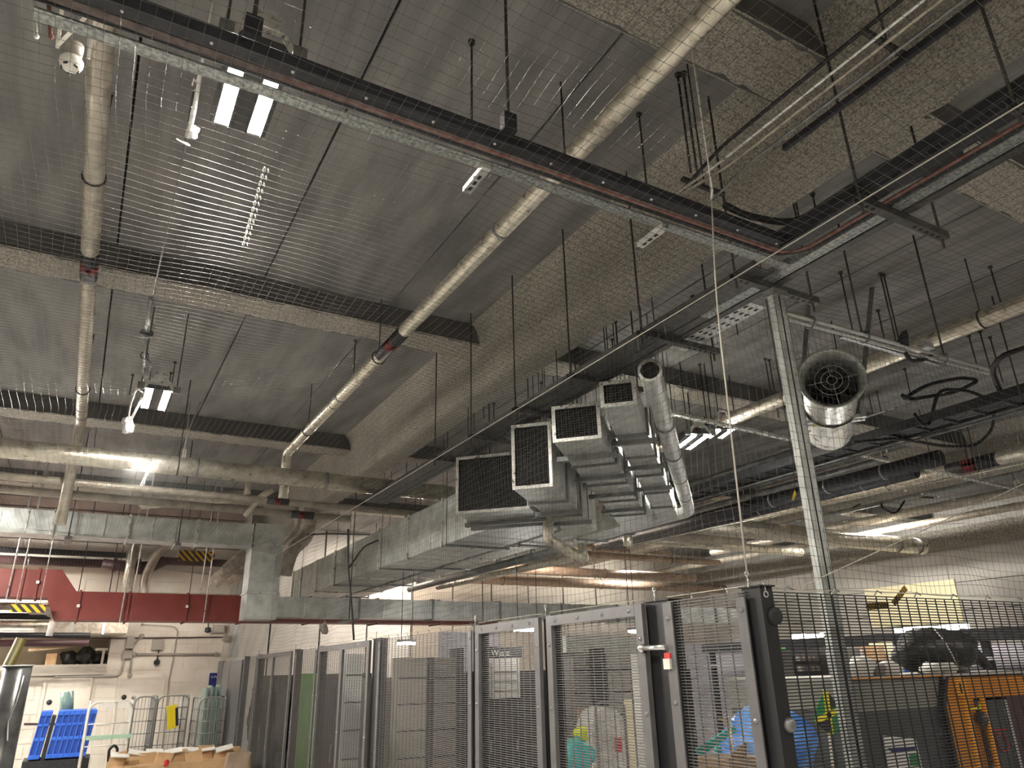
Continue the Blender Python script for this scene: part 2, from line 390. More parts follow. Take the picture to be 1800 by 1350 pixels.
for x, y, s in ((.3, -1.7, 'right behind the camera'), (-4.3, -1.7, 'behind the camera at far left'), (-4.3, 2.84, 'left of the view in the next row'), (5.0, -1.8, 'behind the camera at right'), (9.6, .5, 'over the cage right of the view')):
    twin_lamp(x, y, 4.5, 'added twin bar fill lamp outside the view, '+s)  # unseen lamps added to light the ceiling, beams and fence
def tube_lamp(p, q, label, m, r=.035, hw=.3):
    t = thing('tube_lamp', ((p[0]+q[0])/2, (p[1]+q[1])/2, p[2]), label, 'lamp')
    d = (Vector(q)-Vector(p)).normalized()
    MB().bar(Vector(p)+Vector((0, 0, .06)), Vector(q)+Vector((0, 0, .06)), hw, .05).build('housing', 'lamp_body', t)
    MB().tube([p, q], r, 8).build('light_tube', m, t)
    for e in (Vector(p)+d*.15, Vector(q)-d*.15): MB().tube([e+Vector((0, 0, .08)), (e.x, e.y, ZC)], .006, 5).build('drop_rod', 'rod', t)
    return t
tube_lamp((14.13, 10.26, 4.8), (14.3, 9.42, 4.8), 'single lit tube lamp on the ceiling near the right wall', 'lamp_far', .032)
tube_lamp((12.7, 15.6, 4.8), (13.1, 15.9, 4.8), 'tiny distant lit lamp above the far beige panels', 'lamp_far', .05)
tube_lamp((8.2, 14.2, 4.7), (9.6, 14.2, 4.7), 'warm tube lamp hidden behind the big galvanised ducts', 'lamp_warm', .045)
tube_lamp((5.6, 16.6, 4.6), (7.2, 16.6, 4.6), 'warm tube lamp at the far end behind the trunk duct', 'lamp_warm', .045)
tube_lamp((-2.9, 14.4, 4.0), (-1.7, 14.4, 4.0), 'added tube fill lamp by the white wall left of the view', 'lamp_far', .045, .5)  # unseen lamp added to brighten the white wall
tube_lamp((.3, 13.75, 3.12), (1.7, 13.75, 3.12), 'added dim fill lamp tucked behind the lower red duct', 'fill_lamp_dim', .03, .25)  # added out of sight to even the light on the wall
tube_lamp((-3.0, 10.4, 4.0), (-1.8, 10.4, 4.0), 'added tube fill lamp before the red duct left of the view', 'lamp_far', .05, .6)  # unseen lamp added to light the crossing duct and crates

# ================================================================== pipes
def fillet(pts, rad, n=5):
    pts = [Vector(p) for p in pts]; out = [pts[0]]
    for i in range(1, len(pts)-1):
        a, b, c = pts[i-1], pts[i], pts[i+1]; d0 = (a-b); d1 = (c-b); rr = min(rad, d0.length*.45, d1.length*.45)
        p0 = b+d0.normalized()*rr; p1 = b+d1.normalized()*rr
        for k in range(n+1):
            t = k/n; out.append(p0*(1-t)**2+b*2*t*(1-t)+p1*t*t)
    out.append(pts[-1]); return out
def pipe(name, pts, r, m, label, cat='pipe', rad=.12, n=12, bands=(), rods=(), clips=(), group=None):
    P = [Vector(p) for p in pts]; t = thing(name, P[0], label, cat, group)
    MB().tube(fillet(P, rad) if len(P) > 2 else P, r, n).build('pipe_body', m, t)
    d = (P[1]-P[0]).normalized()
    for s0, s1, mm, nm in bands:
        b = MB().tube([P[0]+d*s0, P[0]+d*s1], r*1.03, n).build(nm, mm, t)
    for s in clips:
        MB().tube([P[0]+d*(s-.012), P[0]+d*(s+.012)], r*1.08, n).build('clip', 'galv_dark', t)
    for s in rods:
        q = P[0]+d*s; MB().tube([q+Vector((0, 0, r)), (q.x, q.y, ZC)], .006, 5).build('hanger_rod', 'rod', t)
        MB().ring(q, d, r*1.06, .008, 12, 4).build('hanger_ring', 'rod', t)
    return t
Y0 = -2.0
pipe('foil_pipe', [(2.01, Y0, 4.75), (2.01, 9.42, 4.75), (2.01, 9.42, 4.1)], .058, 'foil', 'long foil wrapped pipe slanting across the middle of the ceiling', bands=((5.31-Y0, 5.89-Y0, 'black_steel', 'dark_band'), (5.54-Y0, 5.68-Y0, 'red_band', 'red_label')), rods=(2.83-Y0, 5.95-Y0, 8.4-Y0), clips=(2.75-Y0, 3.6-Y0, 7.1-Y0, 7.35-Y0), rad=.08)
pipe('foil_pipe', [(-.335, Y0, 4.75), (-.335, 9.15, 4.75), (-.335, 9.15, 3.6)], .056, 'foil_dull', 'straight foil pipe running down the left side of the ceiling', bands=((5.09-Y0, 5.5-Y0, 'black_steel', 'dark_band'), (5.26-Y0, 5.36-Y0, 'red_band', 'red_label')), rods=(4.2-Y0, 8-Y0), clips=(8.6-Y0, 8.9-Y0), rad=.1)
pipe('foil_pipe', [(-6, 8.9, 4.31), (4.2, 8.9, 4.295)], .105, 'foil', 'thick shiny foil pipe crossing the hall at left', n=18, rods=(6.35+.35,), clips=(6.9, 8.4))
pipe('foil_pipe', [(-6, 9.25, 4.13), (4.4, 9.25, 4.05)], .042, 'foil_dull', 'thin foil pipe just below the thick crossing pipe', bands=((7.78, 8.05, 'black_steel', 'dark_band'), (7.88, 7.95, 'red_band', 'red_label')))
pipe('foil_pipe', [(-6, 9.75, 4.1), (3.0, 9.75, 4.02)], .05, 'foil_dull', 'lower dull foil pipe behind the thin crossing pipe', bands=((8.2, 8.5, 'black_steel', 'dark_band'), (8.3, 8.38, 'red_band', 'red_label')))
# lagged elbows below those pipes
q = px(480, 860, Y=9.4); q1 = px(455, 875, Y=9.5); q2 = px(432, 908, Y=9.6)
pipe('elbow_pipe', [q, q1, q2], .04, 'foil_dull', 'short foil elbow dropping from the crossing pipes toward the duct', rad=.1)
pipe('lagged_pipe', [px(548, 893, Y=12.6), px(538, 945, Y=12.4), px(510, 965, Y=12.2), px(498, 1010, Y=12.2)], .13, 'lagging', 'brown lagged pipe bending down beside the duct corner', rad=.25, n=14)
pipe('lagged_pipe', [px(520, 890, Y=13.2), px(527, 930, Y=13.2), px(480, 985, Y=13.2)], .07, 'foil_dull', 'thin lagged pipe behind the bent brown pipe', rad=.2)
pipe('lagged_pipe', [px(250, 885, Y=10.6), px(330, 878, Y=10.2), px(430, 872, Y=9.9)], .075, 'lagging', 'lumpy brown lagged pipe under the crossing pipes', rad=.2)
pipe('foil_pipe', [px(222, 1045, Y=15.0), px(237, 945, Y=15.0)], .09, 'foil', 'upright foil pipe standing behind the red duct', n=12)
pipe('foil_pipe', [px(252, 1050, Y=15.0), px(254, 1015, Y=15.0), px(285, 958, Y=14.9), px(345, 962, Y=14.8)], .08, 'foil_dull', 'cranked foil pipe with slanting leg above the red duct', rad=.2)
pipe('foil_pipe', [px(375, 1025, Y=13.8), px(440, 965, Y=13.4)], .12, 'lagging', 'slanting lagged pipe left of the duct drop', n=12)
pipe('foil_pipe', [px(398, 1020, Y=14.3), px(455, 985, Y=14.1)], .14, 'lagging', 'fat slanting lagged pipe behind the duct drop', n=12)
# stubs from the crossing pipes
pipe('stub_pipe', [px(437, 848, Y=9.15), px(435, 868, Y=9.15)], .035, 'foil_dull', 'short upright stub between the two crossing pipes')
# right hand pipes along the hall
pipe('foil_pipe', [(6.3, Y0, 4.75), (6.3, 9.0, 4.75)], .075, 'foil', 'foil pipe passing behind the axial fan', bands=((6.05-Y0, 6.75-Y0, 'black_steel', 'dark_band'), (6.3-Y0, 6.45-Y0, 'red_band', 'red_label')), rods=(2.9-Y0, 4.3-Y0), n=14)
pipe('foil_pipe', [(11.2, Y0, 4.75), (11.2, 12.0, 4.75)], .1, 'foil', 'pale foil pipe with red label at the right edge', bands=((5.45-Y0, 6.2-Y0, 'black_steel', 'dark_band'), (5.75-Y0, 5.95-Y0, 'red_band', 'red_label')), rods=(4.6-Y0, 7.2-Y0), n=14)
pipe('grey_pipe', [(13.8, Y0, 4.75), (13.8, 14, 4.75)], .09, 'foil_dull', 'broad dull pipe below the perforated strut at right', n=14)
pipe('steel_pipe', [(12.6, Y0, 4.8), (12.6, 14, 4.8)], .05, 'galv_dark', 'narrow grey pipe between the two far right pipes')
pipe('foil_pipe', [(8.2, 9.3, 4.3), (15.3, 9.4, 4.3)], .16, 'foil', 'large foil pipe crossing right of the ducts toward the wall', n=18, clips=(6.2, 6.9))
pipe('foil_pipe', [(8.6, 10.9, 4.3), (13.4, 10.95, 4.3)], .09, 'foil', 'medium foil pipe ending below the large right foil pipe', n=14)
pipe('foil_pipe', [(8.2, 10.3, 4.3), (11.0, 10.3, 4.3)], .1, 'foil_dull', 'short dull pipe between the two right foil pipes', n=12)
for i, (y, z, x0, x1, r) in enumerate(((13.2, 4.35, 7.2, 13.2, .07), (15.5, 4.3, 7.0, 14.5, .11), (16.4, 4.15, 7.5, 16.5, .12), (14.6, 4.75, 6, 13, .06))):
    pipe('warm_lit_pipe', [(x0, y, z), (x1, y, z)], r, 'warm_lit_pipe_card', ('thin', 'thick', 'lowest', 'highest')[i]+' pipe tinted by painted lamplight, crossing far away above the beige panels', n=12, rods=(1.5, 4.5))  # warm lamplight on these far pipes is put into their colour
for i, (x, z, r) in enumerate(((8.6, 4.9, .05), (9.3, 4.85, .07), (10.2, 4.9, .05), (14.9, 4.7, .07))):
    pipe('steel_pipe', [(x, 6.5 if i < 3 else Y0, z), (x, 17.5, z)], r, 'foil_dull' if i == 3 else 'galv_dark', ('leftmost thin', 'middle', 'right thin', 'outermost thick')[i]+' grey pipe running away along the right ceiling')

# two pipes under the trunk duct
pipe('steel_pipe', [px(1010, 980, Y=8.2), px(770, 1032, Z=px(1010, 980, Y=8.2).z)], .05, 'foil', 'bright pipe under the trunk duct running away', rad=.1)
zz = px(985, 966, Y=8.0).z
pipe('steel_pipe', [px(985, 966, Y=8.0), px(720, 1036, Z=zz)], .055, 'galv_dark', 'dark pipe under the trunk duct beside the bright one')
pipe('foil_elbow', [px(963, 908, Y=6.0), px(964, 948, Y=6.0), px(1028, 985, Y=5.9)], .055, 'foil', 'cranked foil pipe hanging below the tall duct opening', n=12, rad=.03, clips=())
pipe('foil_stub', [px(1022, 958, Y=5.95), px(1028, 985, Y=5.9)], .045, 'foil', 'crumpled foil stub at the end of the cranked pipe')
pipe('foil_stub', [px(1103, 938, Y=9.0), px(1104, 960, Y=9.0)], .07, 'foil', 'foil capped pipe end right of the cranked pipe', rods=(.02,))

# ================================================================== threaded rods from the ceiling
RODS = [((829, 72), (832, 235)), ((1123, 200), (1133, 345)), ((1191, 130), (1208, 305)), ((1201, 128), (1220, 300)), ((1497, 285), (1506, 338)), ((1397, 345), (1406, 410)), ((1428, 340), (1440, 398)),
        ((1477, 478), (1497, 580)), ((1547, 480), (1572, 602)), ((1553, 482), (1577, 600)), ((1543, 545), (1560, 600)), ((1703, 590), (1720, 652)), ((1722, 582), (1745, 655)), ((1740, 592), (1766, 672)), ((1590, 648), (1598, 690)),
        ((1541, 688), (1551, 735)), ((625, 598), (626, 655)), ((234, 658), (236, 695)), ((301, 655), (300, 690)), ((308, 636), (305, 680)), ((1082, 565), (1087, 630)), ((1076, 596), (1079, 640)), ((850, 705), (852, 735)), ((868, 708), (870, 740)),
        ((951, 672), (953, 705)), ((972, 655), (974, 700)), ((1345, 630), (1356, 690)), ((1352, 632), (1363, 735)), ((1290, 540), (1293, 590)), ((1217, 520), (1220, 560)), ((1230, 640), (1236, 770)), ((1205, 660), (1212, 755)), ((1740, 468), (1763, 536)), ((1640, 790), (1650, 850)), ((1686, 750), (1704, 820))]
ROD_LABELS = ['threaded rod dropping behind the black cable track, left of the foil pipe', 'threaded rod meeting the cable track right of the foil pipe', 'left rod of the close pair above the track corner', 'right rod of the close pair above the track corner',
    'short rod holding the slotted arm near the right tray', 'left rod of the pair above the bend of the cable track', 'right rod of the pair above the bend of the cable track', 'rod reaching the steel tubes beside the fan hanger',
    'left rod of the twin rods at the steel tubes', 'right rod of the twin rods at the steel tubes', 'rod with a round fixing just left of the twin rods']
for ri, (a, b) in enumerate(RODS):
    top = px(*a, Z=ZC)
    # vertical drop that reaches pixel b
    d = _f + _r*((b[0]-900)/FPX) - _u*((b[1]-675)/FPX)
    tt = (top.x*d.x+top.y*d.y)/(d.x*d.x+d.y*d.y); zb = CAM.z+d.z*tt
    o = MB().tube([(top.x, top.y, max(zb, 4.0)), (top.x, top.y, ZC)], .007, 6).lathe((top.x, top.y, ZC), (0, 0, -1), [(.02, 0), (.02, .02), (0, .02)], 8)
    o.build('threaded_rod', 'rod', None, ROD_LABELS[ri] if ri < len(ROD_LABELS) else 'short thin dark threaded rod hanging bare from the far ceiling', 'rod', 'threaded rods below the ceiling')

# ================================================================== black cable track across the hall
t = thing('cable_track', (1.3, 2.26, 4.1), 'long black cable track crossing the upper left of the view', 'cable track')
XL, XR = -.45, 2.95
MB().box(XL, XR, 2.16, 2.166, 4.118, 4.165).box(XL, XR, 2.16, 2.216, 4.112, 4.118).box(XL, XR, 2.21, 2.216, 4.118, 4.165).build('channel', 'black_steel', t)
MB().box(XL, XR, 2.217, 2.252, 4.108, 4.114).build('dusty_lid', 'dusty', t)
MB().tube(fillet([(XL-.15, 2.236, 4.4), (XL, 2.236, 4.12), (XR, 2.236, 4.104), (3.05, 2.15, 4.104), (3.05, .2, 4.104)], .22, 8), .009, 8).build('red_cable', 'red_cable', t)
MB().tube(fillet([(XL, 2.27, 4.125), (XR+.02, 2.27, 4.116), (3.085, 2.15, 4.116), (3.085, .2, 4.116)], .22, 8), .014, 8).build('black_cable', 'black_rubber', t)
MB().box(XL, 3.1, 2.292, 2.35, 4.098, 4.106).box(XL, 3.1, 2.344, 2.35, 4.106, 4.14).build('edge_strip', 'spangle', t)
for k in range(12):
    x = -.2+k*.28
    MB().lathe((x, 2.19, 4.112), (0, 0, -1), [(.007, 0), (.006, .004), (0, .006)], 8).build('rivet', 'galv_bright', t)
for x in (.2, 1.24):
    MB().box(x-.03, x+.03, 2.12, 2.16, 4.15, 4.24).build('clamp', 'black_steel', t)
    MB().tube([(x, 2.14, 4.2), (x, 2.14, ZC)], .008, 6).build('hanger_rod', 'rod', t)
for x in (1.22, 2.215):
    s = MB().box(x-.02, x+.02, 2.30, 2.50, 4.07, 4.095).build('support_arm', 'galv_bright', t)
    for k in range(3): MB().box(x-.007, x+.007, 2.36+.045*k, 2.385+.045*k, 4.068, 4.0705).build('slot', 'gap', s)

# tray along the hall with cantilever arms
t = thing('cable_tray', (3.1, 4, 4.1), 'galvanised cable tray running away at right with dark slotted arms', 'cable tray')
MB().box(2.91, 2.918, .1, 2.2, 4.11, 4.2).box(2.91, 3.0, .1, 2.2, 4.10, 4.108).box(2.99, 3.0, .1, 2.2, 4.108, 4.2).build('channel', 'black_steel', t)
MB().tube([(2.955, .1, 4.22), (2.955, .7, 4.21), (2.96, 1.0, 4.2), (2.96, 1.15, 4.16)], .025, 8).build('white_conduit', 'foil_dull', t)
MB().box(3.10, 3.175, .1, 3.0, 4.098, 4.106).box(3.10, 3.106, .1, 3.0, 4.106, 4.15).build('rail', 'spangle', t)
MB().box(3.10, 3.175, 3.0, 9.0, 4.098, 4.106).box(3.10, 3.106, 3.0, 9, 4.106, 4.15).build('rail', 'tray_dark', t)
MB().box(3.195, 3.245, .1, 9.0, 4.10, 4.108).box(3.24, 3.246, .1, 9, 4.108, 4.15).build('rail', 'tray_dark', t)
MB().box(2.95, 3.09, 2.4, 9.0, 4.10, 4.106).box(2.95, 2.956, 2.4, 9, 4.106, 4.15).build('rail', 'tray_dark', t)
for k, y in enumerate((1.0, 1.70, 2.50, 3.33, 4.16, 4.99, 5.82, 6.65)):
    a = MB().box(2.865, 3.56, y-.021, y-.016, 4.055, 4.097).box(2.865, 3.56, y+.016, y+.021, 4.055, 4.097).box(2.865, 3.56, y-.016, y+.016, 4.055, 4.06).build('cantilever_arm', 'tray_dark', t)
    if k < 4:
        for j in range(5):
            MB().lathe((3.30+.048*j, y, 4.055), (0, 0, -1), [(.011, 0), (.011, .0012), (0, .0012)], 8).build('slot', 'gap', a)
            if j < 3: MB().lathe((2.885+.045*j, y, 4.055), (0, 0, -1), [(.011, 0), (.011, .0012), (0, .0012)], 8).build('slot', 'gap', a)
    for x in (2.89, 3.52): MB().tube([(x, y, 4.0), (x, y, ZC if x < 3 else (ZC if x > 3.46 else ZA))], .007, 6).build('hanger_rod', 'rod', a)
pl = MB().box(3.26, 3.42, 2.75, 3.5, 4.12, 4.125).build('perforated_plate', 'galv', t)
for i in range(9):
    for j in range(3): MB().box(3.285+.045*j, 3.30+.045*j, 2.79+.08*i, 2.82+.08*i, 4.118, 4.1202).build('slot', 'gap', pl)

def cable(pts, r, m, label, cat='cable', name='cable', n=8, rad=.25, group=None):
    return MB().tube(fillet(pts, rad, 6) if len(pts) > 2 else pts, r, n).build(name, m, None, label, cat, group)
cable([(2.55, 2.2, 4.25), (2.75, 2.25, 4.28), (3.0, 2.15, 4.24), (3.02, 1.6, 4.26)], .02, 'black_rubber', 'black cable curling around the corner where the track meets the tray')
cable([px(1480, 360, Z=4.25), px(1500, 350, Z=4.35), px(1530, 385, Z=4.3), px(1470, 420, Z=4.2)], .01, 'black_rubber', 'black cable loop above the corner of the track')
# three conduits along the deep beam
cx = px(1347, 220, Z=4.45).x
for i, (dx, m, nm) in enumerate(((0, 'galv_bright', 'light steel conduit nearest the middle pipe'), (.06, 'foil_dull', 'middle pale conduit on the left face of the deep beam'), (.14, 'galv_dark', 'outermost dull conduit beside the deep beam'))):
    yb = (2.2, 2.15, 2.05)[i]
    pipe('conduit', [(cx+dx, -1.5, 4.45), (cx+dx, yb, 4.45), px(1178+8*i, 348, Z=4.27) if i < 2 else px(1252, 352, Z=4.25)], .008, m, nm, 'conduit', rad=.1, n=8)
MB().box(cx+.19, cx+.215, -1.5, 1.9, 4.43, 4.46).build('black_trunking', 'black_steel', None, 'thin black trunking bar on the deep beam beside the conduits', 'trunking')
cable([(cx-.03, -1.5, 4.5), (cx-.03, 2.1, 4.5), px(1200, 335, Z=4.35), px(1180, 352, Z=4.25)], .01, 'black_rubber', 'black cable following the conduits down to the track')
for i, y in enumerate((1.25, 2.35)):
    MB().box(cx-.06, cx+.24, y-.012, y+.012, 4.46, 4.48).tube([(cx+.1, y, 4.47), (cx+.1, y, ZC)], .005, 6).build('conduit_hanger', 'rod', None, ('near', 'far')[i]+' dark hanger holding the three conduits', 'hanger')
MB().bar(px(1570, 325, Z=4.3), px(1690, 265, Z=4.3), .05, .04).build('black_trunking', 'black_steel', None, 'short black trunking piece above the right tray', 'trunking')

# upright strut post
px0, py0 = 3.20, 2.5
t = thing('strut_post', (px0, py0, 0), 'tall galvanised strut post rising behind the fence corner to the tray', 'post')
for s in (-1, 1):
    MB().box(px0-.045+(s > 0)*.047, px0-.002+(s > 0)*.047, py0-.021, py0-.018, 0, 4.05).box(px0-.045+(s > 0)*.047, px0-.043+(s > 0)*.047, py0-.021, py0+.021, 0, 4.05).box(px0-.004+(s > 0)*.047, px0-.002+(s > 0)*.047, py0-.021, py0+.021, 0, 4.05).build('channel', 'galv', t)
MB().box(px0-.0045, px0+.0045, py0-.0225, py0-.0175, 0, 4.05).build('centre_gap', 'gap', t)
MB().box(px0+.046, px0+.049, py0-.021, py0+.05, 0, 4.05).build('side_flange', 'galv_dark', t)
for k in range(40): MB().box(px0+.0485, px0+.0495, py0+.005, py0+.02, .2+.095*k, .235+.095*k).box(px0+.03, px0+.0325, py0-.0215, py0-.0205, .2+.095*k, .22+.095*k).build('slot', 'gap', t)
MB().box(px0-.08, px0+.08, py0-.08, py0+.08, 0, .01).build('base_plate', 'galv_dark', t)
MB().box(px0-.06, px0+.06, py0-.04, py0+.04, 4.02, 4.055).build('top_plate', 'galv_dark', t)

# ================================================================== galvanised ducts
def duct(name, L0, w, z0, z1, XLn, yend, label, mesh_step, breaks, m='galv', supports=(), seams=.3):
    u = Vector((.7071, .7071, 0)); v = Vector((.7071, -.7071, 0)); L0 = Vector((L0[0], L0[1], 0))
    R0 = L0+v*w
    Lt = L0+u*((XLn-L0.x)/u.x); XRn = XLn+w; Rt = R0+u*((XRn-R0.x)/u.x)
    c = (L0+R0)/2; t = thing(name, (c.x, c.y, z0), label, 'duct')
    Ld, Rd = (Lt-L0).length, (Rt-R0).length
    def ring(l, r): return [(l.x, l.y, z0), (r.x, r.y, z0), (r.x, r.y, z1), (l.x, l.y, z1)]
    TF = [(0, 1, 5, 4), (1, 2, 6, 5), (2, 3, 7, 6), (3, 0, 4, 7)]
    st = [0]+[b for b in breaks if b < min(Ld, Rd)-.05]
    prevl, prevr = L0, R0
    for i in range(1, len(st)+1):
        if i < len(st): l, r = L0+u*st[i], R0+u*st[i]
        else: l, r = Lt, Rt
        MB().add(ring(prevl, prevr)+ring(l, r), TF).build('duct_section', m, t)
        if i < len(st): # flange collar
            e = .02; a, b = l-v*e, r+v*e
            MB().add([(a.x, a.y, z0-e), (b.x, b.y, z0-e), (b.x, b.y, z1+e), (a.x, a.y, z1+e)]+[((q+u*.03).x, (q+u*.03).y, z) for q, z in ((a, z0-e), (b, z0-e), (b, z1+e), (a, z1+e))], TF+[(3, 2, 1, 0), (4, 5, 6, 7)]).build('flange', 'galv_dark', t)
        prevl, prevr = l, r
    # trunk
    y = max(Lt.y, Rt.y); first = True; k = 0
    while y < yend:
        y2 = min(y+1.1, yend)
        l, r = Vector((XLn, y2, 0)), Vector((XRn, y2, 0))
        sec = MB().add(ring(prevl, prevr)+ring(l, r), TF).build('duct_section', m, t)
        ns = max(1, int(1.1/seams))
        for q in range(1, ns):
            yy = y+(y2-y)*q/ns
            MB().box(XLn-.004, XLn, yy-.006, yy+.006, z0, z1).box(XLn, XRn, yy-.006, yy+.006, z0-.004, z0).build('seam', 'galv', sec)
        fl = MB().box(XLn-.022, XLn, y2-.015, y2+.015, z0-.02, z1+.02).box(XLn-.02, XRn+.02, y2-.015, y2+.015, z0-.02, z0).box(XRn, XRn+.02, y2-.015, y2+.015, z0-.02, z1).build('flange', 'galv_bright', t)
        if k % 2 == 0:
            MB().box(XLn-.08, XRn+.05, y2-.25, y2-.22, z0-.045, z0-.02).build('support_bar', 'galv_dark', t)
            MB().tube([(XLn-.06, y2-.235, z0-.05), (XLn-.06, y2-.235, ZC)], .0045, 5).build('hanger_rod', 'rod', t)
        prevl, prevr = l, r; y = y2; k += 1
    # opening frame and wire grille
    fr = .022; o = -u*.006
    def P_(a, z): q = L0+v*a+o; return (q.x, q.y, z)
    mb = MB()
    for a0, a1, b0, b1 in ((-.005, w+.005, z0-.005, z0+fr), (-.005, w+.005, z1-fr, z1+.005), (-.005, fr, z0+fr, z1-fr), (w-fr, w+.005, z0+fr, z1-fr)):
        A, B = L0+v*a0+o, L0+v*a1+o; mb.prism([(A.x, A.y, b0), (B.x, B.y, b0), (B.x, B.y, b1), (A.x, A.y, b1)], -u*.014)
    mb.build('opening_frame', 'galv_bright', t)
    g = MB(); n = int((w-2*fr)/mesh_step)
    for k in range(1, n):
        a = fr+(w-2*fr)*k/n; q = L0+v*a+u*.01; g.bar((q.x, q.y, z0+fr), (q.x, q.y, z1-fr), .0024, .0024, u)
    n = int((z1-z0-2*fr)/mesh_step)
    for k in range(1, n):
        z = z0+fr+(z1-z0-2*fr)*k/n; A, B = L0+v*fr+u*.01, L0+v*(w-fr)+u*.01; g.bar((A.x, A.y, z), (B.x, B.y, z), .0024, .0024)
    g.build('wire_grille', 'tray_dark', t, kind='stuff')
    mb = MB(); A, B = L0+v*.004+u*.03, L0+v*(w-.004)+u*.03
    mb.prism([(A.x, A.y, z0+.005), (B.x, B.y, z0+.005), (B.x, B.y, z1-.005), (A.x, A.y, z1-.005)], u*.02); mb.build('interior_shade', 'gap', t)  # near-black plate stands in for the unlit duct interior
    for d in supports:
        A, B = L0+u*d-v*.06, R0+u*d+v*.06
        MB().bar((A.x, A.y, z0-.03), (B.x, B.y, z0-.03), .041, .04).build('support_bar', 'galv_dark', t)
        for q in (A+v*.03, B-v*.03): MB().tube([(q.x, q.y, z0-.06), (q.x, q.y, ZC)], .0045, 5).build('hanger_rod', 'rod', t)
    return t
ZT = 4.0
duct('rectangular_duct', (2.98, 6.31), .72, 3.45, ZT, 3.62, 15.3, 'largest rectangular duct with wide meshed opening, leftmost of the duct mouths', .017, (.35,), supports=(.42, .62))
duct('rectangular_duct', (2.975, 5.20), .335, 3.45, ZT, 4.42, 15.0, 'tall upright duct mouth second from the left', .017, (.55, 1.2), supports=(.95, 1.5))
duct('rectangular_duct', (3.03, 4.64), .375, 3.71, ZT, 5.75, 14.0, 'medium landscape duct mouth third from the left', .02, (.75, 1.5, 2.3, 3.1), supports=(.4, 1.15, 1.9, 2.7))
duct('rectangular_duct', (3.06, 4.03), .25, 3.81, ZT, 6.25, 14.0, 'smallest square duct mouth just left of the round duct', .02, (.7, 1.4, 2.1, 2.9, 3.7), supports=(.85, 1.7, 2.6))
# round spiral duct
t = thing('spiral_duct', (3.1, 3.5, 3.85), 'round spiral duct with meshed mouth, rightmost of the ducts', 'duct')
u = Vector((.7071, .7071, 0)); c0 = Vector((3.09, 3.51, 3.92)); Rr = .076
c1 = c0+u*4.75
body = MB(); body.lathe(c0, u, [(Rr, 0), (Rr, 4.75)], 24)
body.tube(fillet([c1-u*.01, c1+u*.3, c1+u*.3+Vector((0, 6, 0))], .3, 6), Rr, 20, caps=False); body.build('duct_body', 'galv', t)
for k in range(46): MB().ring(c0+u*(.1+k*.1), u+Vector((0, 0, .12)), Rr, .0025, 24, 4).build('spiral_seam', 'galv', t)
for k in range(4): MB().lathe(c0+u*(1.2+.95*k), u, [(Rr+.003, 0), (Rr+.008, 0), (Rr+.008, .03), (Rr+.003, .03)], 24).tube([c0+u*(1.215+.95*k)+Vector((0, 0, Rr)), Vector(((c0+u*(1.215+.95*k)).x, (c0+u*(1.215+.95*k)).y, ZC))], .006, 6).build('band_clamp', 'galv_dark', t)
MB().lathe(c0-u*.004, u, [(Rr-.012, 0), (Rr+.006, 0), (Rr+.006, .02), (Rr-.012, .02)], 24).build('mouth_ring', 'galv_bright', t)
g = MB(); v = Vector((.7071, -.7071, 0))
for k in range(-4, 5):
    a = k*.0155; h = math.sqrt(max(Rr*Rr*.8-a*a, 0))
    if h > .01: g.bar(c0+v*a+u*.012-Vector((0, 0, h)), c0+v*a+u*.012+Vector((0, 0, h)), .0024, .0024, u); g.bar(c0+u*.012-v*h+Vector((0, 0, a)), c0+u*.012+v*h+Vector((0, 0, a)), .0024, .0024)
g.build('wire_grille', 'tray_dark', t, kind='stuff')
MB().lathe(c0+u*.04, u, [(0, 0), (Rr-.002, 0)], 20).build('mouth_shade', 'gap', t)  # black disc stands in for the shade inside the round mouth

# crosswise galvanised duct at left: upper run, drop, lower run
t = thing('crossing_duct', (2.1, 11.7, 2.83), 'galvanised duct crossing at left, dropping down and running right above the fence', 'duct')
YF, YB = 11.5, 11.9
x = -5.0
while x < 2.05:
    x2 = min(x+.9, 2.07)
    s = MB().box(x, x2, YF, YB, 3.86, 4.18).build('duct_section', 'galv', t)
    for q in (1, 2): MB().box(x+(x2-x)*q/3-.006, x+(x2-x)*q/3+.006, YF-.006, YF, 3.86, 4.18).build('seam', 'galv_bright', s)
    MB().box(x2-.015, x2+.015, YF-.02, YB+.02, 3.84, 4.2).build('flange', 'galv_bright', t)
    x = x2
    if x2 >= 2.07: break
MB().box(2.07, 2.52, YF-.02, YB+.02, 3.9, 4.2).build('corner_section', 'galv', t)
MB().box(2.07, 2.52, YF-.02, YB+.02, 3.2, 3.88).build('drop_section', 'galv', t)
MB().box(2.07, 2.52, YF-.02, YB+.02, 2.82, 3.18).build('drop_section', 'galv', t)
MB().box(2.05, 2.54, YF-.035, YB+.03, 3.18, 3.2).build('flange', 'galv_bright', t)
MB().box(2.05, 2.54, YF-.035, YB+.03, 3.88, 3.9).build('flange', 'galv_bright', t)
x = 2.52
for k in range(8):
    s = MB().box(x, x+1.25, YF+.02, YB, 2.86, 3.15).build('duct_section', 'galv', t)
    MB().box(x+1.24, x+1.27, YF, YB+.02, 2.84, 3.17).build('flange', 'galv_dark', t)
    MB().box(x+.4, x+.415, YF+.012, YF+.02, 2.86, 3.15).build('seam', 'galv_bright', s); x += 1.25
for xx in (-.3, 1.05, 3.6, 5.9): MB().tube([(xx, YF-.05, 3.8 if xx < 2 else 2.8), (xx, YF-.05, ZC)], .008, 6).build('hanger_rod', 'rod', t); MB().box(xx-.04, xx+.04, YF-.08, YB, 3.8 if xx < 2 else 2.8, 3.835 if xx < 2 else 2.835).build('support_bar', 'galv_dark', t)

